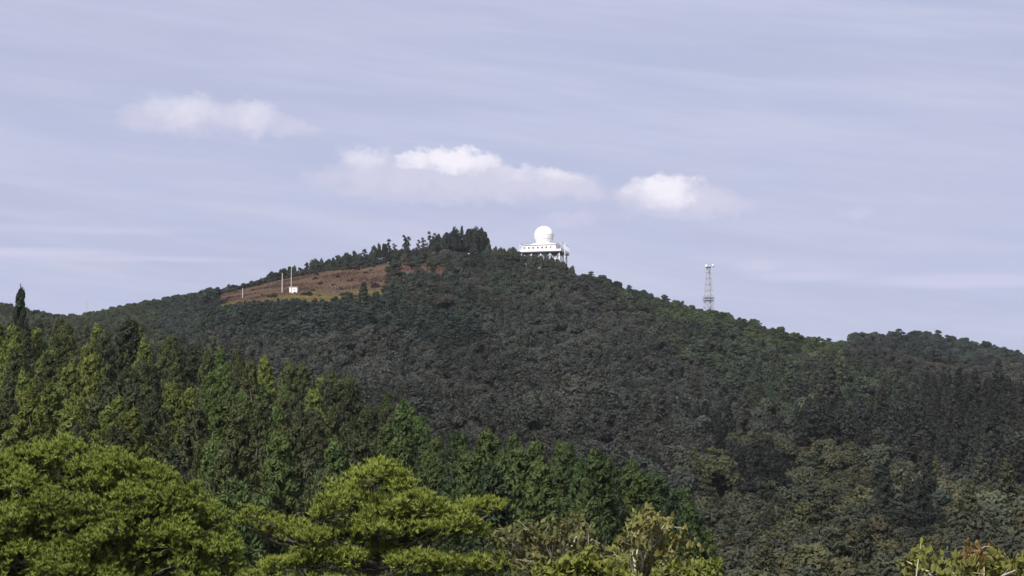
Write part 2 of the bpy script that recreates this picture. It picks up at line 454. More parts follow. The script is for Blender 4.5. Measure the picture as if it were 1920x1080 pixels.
def trunk_into(mb, rng, h, r0, lean=0.0, limbs=(), mat=1, n=6):
    pts = [(lean * h * t_ ** 1.5 + 0.04 * h * math.sin(3 * t_ + lean * 9), 0.03 * h * math.sin(4 * t_), h * t_) for t_ in np.linspace(0, 1, 6)]
    pts[0] = (0, 0, -0.8)
    mb.tube(pts, np.linspace(r0, r0 * 0.25, 6), n, mat)
    for tgt in limbs:
        z0 = min(tgt[2] * 0.75, h * 0.9); k = max(0, z0 / h)
        s = np.array([lean * h * k ** 1.5, 0, z0]); e = np.array(tgt)
        md = (s + e) / 2 + np.array([0, 0, -0.12 * np.linalg.norm(e - s)])
        mb.tube([s, md, e], [r0 * 0.35, r0 * 0.25, r0 * 0.1], 4, mat)

def broadleaf(seed, R=3.2, H=6.5, nb=18, n=130, size=0.34):
    rng = np.random.default_rng(seed)
    mb = MB(); cs = []
    for k in range(nb):
        d = unit(rng.normal(size=3)); d[2] = abs(d[2]) * 1.3 - 0.5
        q = d * rng.uniform(0.5, 0.88)
        c = np.array([q[0] * R * rng.uniform(.8, 1.1), q[1] * R * rng.uniform(.8, 1.1), H * 0.52 + q[2] * H * 0.48])
        cs.append(c)
        blob_cards(mb, rng, c, R * rng.uniform(0.3, 0.52), n, size)
    trunk_into(mb, rng, H * 0.7, 0.16, rng.uniform(-.1, .1), [c for c in cs[::4]])
    return mb.mesh('broadleaf_tree', LEAF, BARK)

def hillpine(seed, R=2.6, H=7.0, nb=14, n=60, size=0.36, lean=0.0, low=0.14, sparse=False):
    rng = np.random.default_rng(seed)
    mb = MB(); cs = []
    for k in range(nb):
        z = low + (1 - low) * (k + rng.random()) / nb
        wr = R * (1.05 - 0.75 * max(0, (z - 0.35) / 0.65)) * rng.uniform(0.25, 0.8)
        a = k * 2.4 + rng.uniform(-.6, .6)
        c = np.array([math.cos(a) * wr + lean * H * z ** 1.5, math.sin(a) * wr, H * z * 0.95])
        cs.append(c)
        blob_cards(mb, rng, c, R * rng.uniform(0.28, 0.46), n, size, 0.5, 0.4, -0.3, 0.4)
    trunk_into(mb, rng, H * 0.95, 0.15, lean, cs if sparse else cs[::3])
    return mb.mesh('pine_tree', NEEDLE, BARK)

def hillcedar(seed, R=2.2, H=9.5, nb=40, n=34, size=0.34):
    rng = np.random.default_rng(seed)
    mb = MB()
    for k in range(nb):
        z = 0.14 + 0.86 * ((k + rng.random()) / nb)
        wr = R * (1.02 - z) ** 0.8 * rng.uniform(0.5, 1.0)
        a = k * 2.4 + rng.uniform(-.5, .5)
        blob_cards(mb, rng, np.array([math.cos(a) * wr, math.sin(a) * wr, H * z]), R * (0.16 + 0.24 * (1 - z)), n, size, 0.9, 0.2, -0.5, 0.45)
    trunk_into(mb, rng, H * 0.97, 0.16)
    return mb.mesh('cedar_tree', LEAF, BARK)

SHAPES = {
    'broadleaf_tree': [broadleaf(11), broadleaf(12, 2.8, 7.2), broadleaf(13, 3.6, 6.2, 20), broadleaf(14, 3.0, 5.6, 14), broadleaf(15, 3.3, 6.0, 11, 170), broadleaf(16, 2.7, 6.8, 16)],
    'pine_tree': [hillpine(21), hillpine(22, 2.4, 6.2), hillpine(23, 2.9, 6.6, 16, lean=0.06), hillpine(24, 2.2, 7.6, 15)],
    'cedar_tree': [hillcedar(31), hillcedar(32, 1.9, 8.6), hillcedar(33, 2.4, 10.2, 44)],
}

# ------------------------------------------------------------------ the nearer cedars (trunk and crown apart)
def near_cedar(seed, H=16.0, R=3.1, nb=90, n=64, size=0.27):
    rng = np.random.default_rng(seed)
    mb = MB()
    for k in range(nb):
        z = 0.16 + 0.83 * ((k + rng.random()) / nb) ** 0.9
        out = R * min(1.0, (1.02 - z) * 1.75) ** 0.8
        wr = out * rng.uniform(0.45, 1.0)
        a = k * 2.39996 + rng.uniform(-.4, .4)
        c = np.array([math.cos(a) * wr, math.sin(a) * wr, H * z - 0.25 * wr])
        br = rng.uniform(0.5, 0.95) * (0.5 + 0.6 * (1 - z))
        m_ = n
        d = unit(rng.normal(size=(m_ * 2, 3))); d = d[d[:, 2] > -0.5][:m_]
        p = c + d * br * rng.uniform(0.6, 1.1, (len(d), 1)) * np.array([1, 1, 1.25])
        nr = d * 0.8 + rng.normal(size=d.shape) * 0.45 + np.array([0, 0, 0.15])
        t = np.clip(0.6 * rng.random() + 0.4 * rng.random(len(d)), 0, 1)
        cards(mb, p, nr, size * rng.uniform(0.7, 1.3, len(d)), rng, 0.42, tint=t, along=np.array([math.cos(a) * .5, math.sin(a) * .5, 0.9]))
    # leading shoot
    zz = np.linspace(H * 0.955, H * 1.03, 14)
    cards(mb, np.stack([rng.normal(0, .05, 14), rng.normal(0, .05, 14), zz], 1), rng.normal(size=(14, 3)) * [1, 1, .2], 0.2, rng, 0.4, along=np.array([0, 0, 1.0]))
    crown = mb.mesh('crown', LEAF)
    tb = MB(); trunk_into(tb, rng, H * 0.97, 0.22, 0.0, (), 0, 8)
    for k in range(18):
        z = H * (0.1 + 0.75 * k / 18); a = k * 2.4; l = R * (1.0 - z / H) * 0.9 + .3
        tb.tube([(0, 0, z), (math.cos(a) * l, math.sin(a) * l, z - 0.15)], [0.05, 0.015], 4)
    return crown, tb.mesh('trunk', BARK)
NEAR_CEDARS = [near_cedar(41), near_cedar(42, 15, 2.8, 84), near_cedar(43, 17, 3.3, 95), near_cedar(44, 13.5, 3.0, 80)]

def near_round(seed, H=9.0, R=3.2, nb=60, n=75, size=0.2):
    rng = np.random.default_rng(seed)
    mb = MB(); cs = []
    for k in range(nb):
        d = unit(rng.normal(size=3)); d[2] = abs(d[2]) * 1.1 - 0.3
        q = d * rng.uniform(0.55, 0.92)
        c = np.array([q[0] * R, q[1] * R, H * 0.6 + q[2] * H * 0.38]); cs.append(c)
        blob_cards(mb, rng, c, R * rng.uniform(0.17, 0.3), n, size)
    tb = MB(); trunk_into(tb, rng, H * 0.75, 0.2, 0.04, cs[::4], 0, 8)
    return mb.mesh('crown', LEAF), tb.mesh('trunk', BARK)
NEAR_ROUNDS = [near_round(51), near_round(52, 8.0, 3.0), near_round(53, 10, 3.4)]

def place(name, pair, loc, rz, s, tone, label, cat, group):
    e = empty(name, loc, rz)
    e.scale = (s[0], s[0], s[1])
    c = link('crown', pair[0], e); c['tone'] = tone
    link('trunk', pair[1], e)
    tag(e, label, cat, group)
    return e

def jit(rng, rgb, k=0.12):
    g = 1 + rng.normal() * k
    h = rng.normal() * 0.03 + .02
    return [float(max(0.008, c * g * q)) for c, q in zip(rgb, (1 + h, 1 - h * 0.3, 1 - h))]

# upper outline (tree tops) of the wooded spur in the middle distance
SPUR_TOP = np.array([(-300, 590), (0, 590), (60, 600), (120, 592), (200, 586), (262, 580), (300, 608), (345, 622), (420, 655), (500, 664), (560, 676), (650, 690), (720, 728), (765, 745), (800, 790), (860, 808), (950, 806), (1040, 826), (1130, 842), (1200, 866), (1290, 915), (1325, 985), (1345, 1060), (1400, 1180)], float)
horizon = np.full(2600, 2000.0)          # running skyline per photo column (px + 300), used to see which tree tops show
def shows(px, top, half):
    a = int(max(0, px - half + 300)); b = int(min(2599, px + half + 300))
    if a >= b: return 0
    return float(np.clip(horizon[a:b] - top, 0, None).mean())
def cover(px, top, half):
    a = int(max(0, px - half + 300)); b = int(min(2599, px + half + 300))
    for k in range(a, b):
        f = 1 - abs((k - 300 - px) / half) ** 1.5
        v = top + (1 - f) * half * 1.3
        if v < horizon[k]: horizon[k] = v

def shade_word(tone, ref):
    q = sum(tone) / sum(ref)
    return 'lighter' if q > 1.1 else ('deeper' if q < .9 else 'mid-toned')
def cedar_place(px, row):
    where = next(t_ for lim, t_ in ((110, 'at the left edge'), (230, 'above the middle of the broad front pine'), (340, 'above the right end of the broad front pine'),
                                    (470, 'above the gap between the front pines'), (600, 'above the left boughs of the flat-boughed pine'), (720, 'straight above the flat-boughed pine'),
                                    (840, 'above the right boughs of the flat-boughed pine'), (960, 'above the flat-boughed pine and half-dry shrub'), (1090, 'above the half-dry shrub'),
                                    (1210, 'above the tawny shrub'), (9999, 'at the right tip of the stand')) if px < lim)
    return row + ', ' + where
def build_spur():
    rng = np.random.default_rng(7)
    spots = []
    d = 228.0
    while d < 486:
        w_ = d * 1.35 / 5.0
        x = -d * 1150 / F
        while x < d * 470 / F:
            spots.append((x + rng.uniform(-1.2, 1.2), d + rng.uniform(-2.2, 2.2)))
            x += rng.uniform(4.2, 5.8)
        d += rng.uniform(5.4, 7.2)
    spots.sort(key=lambda s: s[1])
    n = 0
    for (x, y) in spots:
        z = float(zt(x, y))
        px0, _ = proj(x, y, z)
        if px0 < -70 or px0 > 1370: continue
        hz = float(np.interp(px0, SPUR_TOP[:, 0], SPUR_TOP[:, 1]))
        right = px0 > 700 + rng.normal() * 40
        idx = int(rng.integers(len(NEAR_CEDARS)))
        H = [16, 15, 17, 13.5][idx] * 1.02
        s = rng.uniform(0.78, 1.12)
        top = proj(x, y, z + H * s)[1]
        if top < hz - 6:                         # trim the tree so the stand keeps its outline
            zt_ = slope_of(hz + rng.uniform(-8, 14)) * y
            s2 = (zt_ - z) / H
            if s2 < 0.42: continue
            s = s2
        elif y > 470 - 0.06 * px0 and top > hz + 40:
            continue
        top = proj(x, y, z + H * s)[1]
        half = 2.7 * F / y
        if shows(px0, top, half) < 9:
            continue
        if px0 > 1330 and top > 1060: continue
        cover(px0, top, half * 0.9)
        # leaf colours: a fresh green stand at lower right, duller olive to the left with bright trees among it
        u = rng.random()
        if right:
            tone = (0.043, 0.066, 0.021) if u < 0.6 else ((0.055, 0.080, 0.024) if u < 0.85 else (0.030, 0.050, 0.022))
            lab = ('fresh green cedar', 'lush pale green cedar', 'deep green cedar')[0 if u < .6 else (1 if u < .85 else 2)]
            grp = 'fresh green cedars of the lower stand'
        elif (px0 < 190 and 625 < top < 740 and u < 0.8) or (u < 0.17 and px0 < 620):
            tone = (0.090, 0.112, 0.026)
            lab = 'yellow-green cedar'
            grp = 'yellow-green cedars of the left slope'
        elif 380 < px0 < 540 and u < 0.6:
            tone = (0.062, 0.092, 0.026)
            lab = 'bright green cedar'
            grp = 'bright green cedars of the left slope'
        else:
            tone = (0.038, 0.047, 0.022) if u < 0.55 else (0.052, 0.062, 0.023)
            lab = 'dull dark cedar' if u < .6 else 'olive-green cedar'
            grp = 'dark cedars of the left slope'
        row = 'in the top row' if top < hz + 30 else ('in the front rows' if y < 300 else 'in mid stand')
        tn = jit(rng, [1.2 * t_ for t_ in tone], 0.09)
        lab = lab + ', ' + cedar_place(px0, row)
        place('cedar_tree', NEAR_CEDARS[idx], (x, y, z - 0.2), rng.uniform(0, 6.28), (s ** 0.6 * rng.uniform(.9, 1.15), s), tn, lab, 'cedar tree', grp)
        n += 1
    # the tall dark cedar that breaks the skyline at the far left, and its lower neighbour
    for (px, top, dd, w_, lab) in [(39, 533, 430, 0.62, 'tall narrow dark cedar breaking the skyline near the left edge'),
                                   (243, 594, 440, 1.25, 'dark cedar with a blunt top just below the skyline, left of the brown clearing')]:
        p = at(px, top, dd); z = float(zt(p.x, dd))
        s = (p.z - z) / 16.4
        place('cedar_tree', NEAR_CEDARS[0], (p.x, dd, z - .2), 1.0, (w_ * 1.3, s), [0.028, 0.038, 0.025] if px < 100 else [0.040, 0.050, 0.026], lab, 'cedar tree', None)
    return n
n_cedar = build_spur()

# ------------------------------------------------------------------ forest on the hill
ZONES = [   # polygon in the photograph, kind weights (broadleaf, pine, cedar), leaf colours, name
    ('crest', [(735, 470), (905, 470), (1080, 490), (1090, 560), (960, 590), (740, 590)], (.45, .4, .15), [(.034, .042, .028), (.045, .042, .034), (.03, .04, .03)]),
    ('pine_belt', [(280, 555), (735, 555), (860, 590), (905, 640), (820, 655), (600, 640), (470, 660), (290, 620)], (.12, .8, .08), [(.026, .037, .029), (.032, .043, .030), (.03, .04, .034)]),
    ('bright_flank', [(1270, 560), (1600, 630), (1600, 690), (1400, 655), (1250, 610)], (.6, .3, .1), [(.045, .062, .028), (.055, .07, .03), (.038, .052, .028)]),
    ('green_flank', [(1060, 490), (1270, 560), (1250, 610), (1400, 655), (1620, 700), (1760, 740), (1640, 800), (1430, 800), (1330, 700), (1180, 620)], (.5, .35, .15), [(.036, .046, .029), (.042, .05, .03), (.033, .042, .03)]),
    ('dark_conifer', [(1480, 790), (1760, 745), (1980, 740), (1980, 960), (1760, 905), (1620, 865), (1520, 845)], (.3, .05, .65), [(.024, .026, .021), (.027, .028, .022), (.022, .025, .021)]),
    ('gully', [(1285, 820), (1345, 815), (1400, 870), (1470, 910), (1480, 960), (1380, 955)], (.2, .4, .4), [(.017, .020, .016), (.020, .023, .018)]),
    ('olive_band', [(1350, 832), (1470, 852), (1640, 900), (1800, 950), (1980, 1000), (1980, 1075), (1800, 1015), (1640, 965), (1500, 935), (1400, 880)], (.95, .03, .02), [(.060, .062, .035), (.065, .065, .035), (.056, .060, .036)]),
    ('dark_clump', [(1640, 975), (1700, 950), (1790, 955), (1800, 1030), (1700, 1060), (1640, 1040)], (.25, .55, .2), [(.020, .024, .018), (.025, .028, .02)]),
    ('olive_valley', [(1300, 880), (1380, 960), (1480, 965), (1500, 880), (1400, 830), (1620, 870), (1980, 985), (1980, 1300), (1250, 1300), (1290, 960)], (.85, .1, .05), [(.046, .049, .029), (.050, .050, .028), (.042, .046, .029), (.058, .058, .027), (.043, .045, .030)]),
    ('left_shoulder', [(-200, 540), (290, 550), (290, 640), (500, 680), (-200, 720)], (.45, .45, .1), [(.036, .045, .026), (.042, .048, .026)]),
    ('far_ridge', [(1560, 600), (2000, 600), (2000, 745), (1700, 690), (1570, 645)], (.25, .6, .15), [(.03, .038, .033), (.034, .042, .034)]),
    ('grey_slope', [(-400, 0), (2400, 0), (2400, 2000), (-400, 2000)], (.8, .1, .1), [(.039, .041, .034), (.042, .043, .036), (.036, .040, .033), (.040, .043, .034)]),
]
ZONE_TEXT = {
    'crest': 'on the hill crest below the radar station', 'pine_belt': 'in the dark belt just below the brown clearing',
    'bright_flank': 'on the bright flank below the lattice mast', 'green_flank': 'on the green right flank of the hill',
    'dark_conifer': 'on the dark slope at the right edge', 'gully': 'in the dark gully right of the cedar stand',
    'olive_band': 'in the pale band running down to the right edge', 'dark_clump': 'in the dark clump above the leafy shoot', 'olive_valley': 'in the olive canopy at lower right', 'left_shoulder': 'on the low shoulder at far left',
    'far_ridge': 'on the far ridge at right', 'grey_slope': 'on the grey-brown middle slope'}
ZONE_LOOK = {'crest': 'small dull green', 'pine_belt': 'small blue-green', 'bright_flank': 'small light green', 'green_flank': 'small grey-green',
             'dark_conifer': 'dark grey-brown', 'gully': 'nearly black-green', 'dark_clump': 'blackish', 'olive_band': 'pale olive', 'olive_valley': 'olive-coloured', 'left_shoulder': 'small dark green',
             'far_ridge': 'small bluish green', 'grey_slope': 'grey-brown'}
KINDS3 = ['broadleaf_tree', 'pine_tree', 'cedar_tree']
KWORD = {'broadleaf_tree': 'broadleaf tree', 'pine_tree': 'pine tree', 'cedar_tree': 'conifer tree'}

def ridge_d(px):
    return np.interp(px, [-200, 0, 250, 500, 640, 870, 960, 1060, 1150, 1330, 1580, 1740, 1990], [1560, 1556, 1536, 1520, 1520, 1505, 1500, 1488, 1454, 1404, 1366, 1296, 1240])

STATION = at(1021, 500, 1490); MAST = at(1329, 592, 1398)

TONE_UP = 1.24
def build_hill_forest():
    rng = np.random.default_rng(99)
    P = []
    y = 395.0
    while y < 1790:
        step = 4.9 + 0.6 * rng.random()
        x0, x1 = (-1110) / F * y, (1110) / F * y
        xs = np.arange(x0, x1, 5.3)
        for x in xs:
            P.append((x + rng.uniform(-2.6, 2.6), y + rng.uniform(-2.6, 2.6)))
        y += step
    P = np.array(P)
    Z = zt(P[:, 0], P[:, 1])
    px, py = proj(P[:, 0], P[:, 1], Z)
    rd = ridge_d(px)
    far = (P[:, 1] > 1640) & (px > 1480)
    ok = ((P[:, 1] < rd + 14) | far) & ~in_clearing(P[:, 0], P[:, 1])
    ok &= ~((np.abs(P[:, 0] - STATION.x) < 13.5) & (np.abs(P[:, 1] - STATION.y) < 12))
    ok &= ~((np.abs(P[:, 0] - MAST.x) < 3.4) & (np.abs(P[:, 1] - MAST.y) < 3.4))
    ok &= ~(in_scrub(P[:, 0], P[:, 1]) & (rng.random(len(P)) < .62))
    # stay off the spur's cedars
    ok &= ~((P[:, 1] < 560) & (px < 1330)) & ~((P[:, 1] < 470) & (px < 1400))
    P, Z, px, py = P[ok], Z[ok], px[ok], py[ok]
    zone = np.full(len(P), len(ZONES) - 1)
    wob = 14 * np.sin(P[:, 0] / 11.0) + 10 * np.sin(P[:, 1] / 17.0)
    for i in range(len(ZONES) - 2, -1, -1):
        hit = inside(np.array(ZONES[i][1], float), px + wob, py - 8 + wob * 0.4)
        if ZONES[i][0] == 'far_ridge': hit &= P[:, 1] > 1600
        zone[hit] = i
    zone[P[:, 1] > 1600] = [z[0] for z in ZONES].index('far_ridge')
    order = np.argsort(P[:, 1])
    rec = []
    Hs = {'broadleaf_tree': [6.5, 7.2, 6.2, 5.6, 6.0, 6.8], 'pine_tree': [7.0, 6.2, 6.6, 7.6], 'cedar_tree': [9.5, 8.6, 10.2]}
    for i in order:
        zn = ZONES[zone[i]]
        k = KINDS3[int(np.searchsorted(np.cumsum(zn[2]), rng.random() * 0.9999))]
        yy = P[i, 1]
        if (yy > ridge_d(px[i]) - 260 and k == 'cedar_tree') or (yy > ridge_d(px[i]) - 45 and rng.random() < .6): k = 'broadleaf_tree'
        v = int(rng.integers(len(SHAPES[k])))
        s = float(np.clip(math.exp(rng.normal() * .24), .6, 1.75))
        edge = yy > ridge_d(px[i]) - 30
        if yy > ridge_d(px[i]) - 130 and yy < 1600: s = min(s, 1.1)
        if px[i] < 380 and yy > 1050:
            s = min(s, .8)
            if k != 'broadleaf_tree': k = 'broadleaf_tree'; v = v % 4
        if edge and yy < 1600: s = min(s, 1.2) * 0.56
        if zn[0] in ('gully', 'dark_conifer') : s *= 1.1
        if abs(px[i] - 1021) < 60 and yy > 1440: s = min(s, 0.62)
        if 385 < px[i] < 740 and 1250 < yy < 1400:            # keep the foot of the clearing open
            foot = np.interp(px[i], [385, 420, 470, 560, 640, 690, 740], [566, 571, 563, 559, 563, 569, 566]) + rng.uniform(-3, 6)
            room = (py[i] - foot) * yy / F / Hs[k][v]
            if room < s: s = room
            if s < .3: continue
        top = py[i] - Hs[k][v] * s * F / yy
        half = 3.1 * s * F / yy
        vis = shows(px[i], top, half)
        cover(px[i], top, half * 0.85)
        c = zn[3][int(rng.integers(len(zn[3])))]
        # broad patches of colour that come from neighbouring stands
        g = 1 + 0.16 * math.sin(P[i, 0] / 13 + 1.7 * math.sin(yy / 41)) + 0.10 * math.sin(yy / 23 + P[i, 0] / 31)
        hj = rng.normal() * .028 - .012; g *= 1 + rng.normal() * .10
        tone = [max(.012, cc * g * q * TONE_UP) for cc, q in zip(c, (1 + hj, 1 - hj * .3, 1 - hj))]
        rec.append((k, v, P[i, 0], yy, Z[i] - 0.3, rng.uniform(0, 6.28), s * rng.uniform(.9, 1.2), s, tone, zn[0], vis * half, px[i]))
    # the trees that show largest become things of their own
    single = set()
    for k, cap in (('broadleaf_tree', 260), ('pine_tree', 180), ('cedar_tree', max(0, 60))):
        c = sorted([j for j, r in enumerate(rec) if r[0] == k and -20 < r[11] < 1940], key=lambda j: -rec[j][10])
        single |= set(c[:cap])
    for j in sorted(single):
        k, v, x, y_, z, rz, sx, sz, tone, zn, _, _ = rec[j]
        nm = 'conifer_tree' if k == 'cedar_tree' else k
        o = link(nm, SHAPES[k][v], None, (x, y_, z))
        o.rotation_euler = (0, 0, rz); o.scale = (sx, sx, sz); o['tone'] = [float(t) for t in tone]
        ref = np.mean([z_ for z_ in next(q for q in ZONES if q[0] == zn)[3]], 0) * TONE_UP
        where = ZONE_TEXT[zn]; pxx = rec[j][11]
        if zn == 'olive_valley':
            where = next(t_ for lim, t_ in ((1430, 'between cedar stand and gully'), (1560, 'right of the cedar stand'), (1690, 'left of the leafy shoot'), (1830, 'above the corner shrub'), (9999, 'at the right edge')) if pxx < lim)
            where = ('far up ' if y_ > 620 else ('midway ' if y_ > 520 else 'low down ')) + where
        elif zn == 'grey_slope':
            where = 'on the grey-brown slope ' + next(t_ for lim, t_ in ((700, 'left of the summit'), (960, 'below the summit clump'), (1150, 'below the radar station'), (1400, 'below the lattice mast'), (9999, 'right of the mast')) if pxx < lim)
        tag(o, '%s %s %s %s' % (shade_word(tone, ref), ZONE_LOOK[zn], KWORD[k], where), KWORD[k], '%s %ss %s' % (ZONE_LOOK[zn], KWORD[k], ZONE_TEXT[zn]))
    return [r for j, r in enumerate(rec) if j not in single]

def source(kind, v):
    for o in bpy.data.objects:
        if o.type == 'MESH' and o.data == SHAPES[kind][v]:
            return o

def forest_object(name, label, recs):
    """one mass of trees: points that carry the trees' shapes through geometry nodes"""
    n = len(recs)
    me = bpy.data.meshes.new(name)
    me.vertices.add(n)
    me.vertices.foreach_set('co', np.array([(r[2], r[3], r[4]) for r in recs], np.float32).ravel())
    keys = [(k, v) for k in KINDS3 for v in range(len(SHAPES[k])) if source(k, v)]
    first = {k: next(i for i, q in enumerate(keys) if q[0] == k) for k in {q[0] for q in keys}}
    idx = [keys.index((r[0], r[1])) if (r[0], r[1]) in keys else first[r[0]] for r in recs]
    for nm, typ, dat, prop in (('pick', 'INT', np.array(idx, np.int32), 'value'), ('spin', 'FLOAT_VECTOR', np.array([(0, 0, r[5]) for r in recs], np.float32).ravel(), 'vector'),
                               ('size', 'FLOAT_VECTOR', np.array([(r[6], r[6], r[7]) for r in recs], np.float32).ravel(), 'vector'),
                               ('leaf', 'FLOAT_COLOR', np.array([(*r[8], 1) for r in recs], np.float32).ravel(), 'color')):
        a = me.attributes.new(nm, typ, 'POINT'); a.data.foreach_set(prop, dat)
    o = link(name, me)
    ng = bpy.data.node_groups.new(name + '_scatter', 'GeometryNodeTree')
    ng.interface.new_socket('Geometry', in_out='INPUT', socket_type='NodeSocketGeometry')
    ng.interface.new_socket('Geometry', in_out='OUTPUT', socket_type='NodeSocketGeometry')
    N, L = ng.nodes, ng.links
    gi = N.new('NodeGroupInput'); go = N.new('NodeGroupOutput')
    join = N.new('GeometryNodeJoinGeometry')
    for q in reversed(keys):
        oi = N.new('GeometryNodeObjectInfo'); oi.transform_space = 'ORIGINAL'; oi.inputs['Object'].default_value = source(*q)
        g2 = N.new('GeometryNodeGeometryToInstance'); L.new(oi.outputs['Geometry'], g2.inputs[0]); L.new(g2.outputs[0], join.inputs[0])
    def attr(nm, dt):
        a = N.new('GeometryNodeInputNamedAttribute'); a.data_type = dt; a.inputs['Name'].default_value = nm
        return a.outputs['Attribute']
    ip = N.new('GeometryNodeInstanceOnPoints')
    L.new(gi.outputs[0], ip.inputs['Points']); L.new(join.outputs[0], ip.inputs['Instance'])
    ip.inputs['Pick Instance'].default_value = True
    L.new(attr('pick', 'INT'), ip.inputs['Instance Index'])
    er = N.new('FunctionNodeEulerToRotation'); L.new(attr('spin', 'FLOAT_VECTOR'), er.inputs[0]); L.new(er.outputs[0], ip.inputs['Rotation'])
    L.new(attr('size', 'FLOAT_VECTOR'), ip.inputs['Scale'])
    st = N.new('GeometryNodeStoreNamedAttribute'); st.data_type = 'FLOAT_COLOR'; st.domain = 'INSTANCE'; st.inputs['Name'].default_value = 'tone'
    L.new(ip.outputs[0], st.inputs['Geometry']); L.new(attr('leaf', 'FLOAT_COLOR'), st.inputs['Value'])
    L.new(st.outputs[0], go.inputs[0])
    md = o.modifiers.new('scatter', 'NODES'); md.node_group = ng
    tag(o, label, 'forest', None, 'stuff')
    return o

rest = build_hill_forest()
MASS = {'crest': 'dull green woodland wrapped round the hill crest below the radar station',
        'pine_belt': 'dark blue-green pine wood in a belt below the brown clearing',
        'bright_flank': 'lighter green woodland along the right ridge below the lattice mast',
        'green_flank': 'grey-green mixed woodland on the right flank of the hill',
        'dark_conifer': 'dark conifer wood on the slope at the right edge',
        'gully': 'blackish trees filling the gully right of the cedar stand',
        'olive_band': 'pale olive canopy in a diagonal band running down to the right edge',
        'dark_clump': 'clump of blackish trees above the leafy shoot at lower right',
        'olive_valley': 'olive and yellowish broadleaf canopy in the valley at lower right',
        'left_shoulder': 'dark woodland on the low shoulder at the far left skyline',
        'far_ridge': 'bluish pine wood on the farther ridge at the right',
        'grey_slope': 'grey-brown broadleaf forest over the middle of the hill'}
for zn, lab in MASS.items():
    r_ = [r for r in rest if r[9] == zn]
    if r_:
        forest_object('forest', lab, r_)

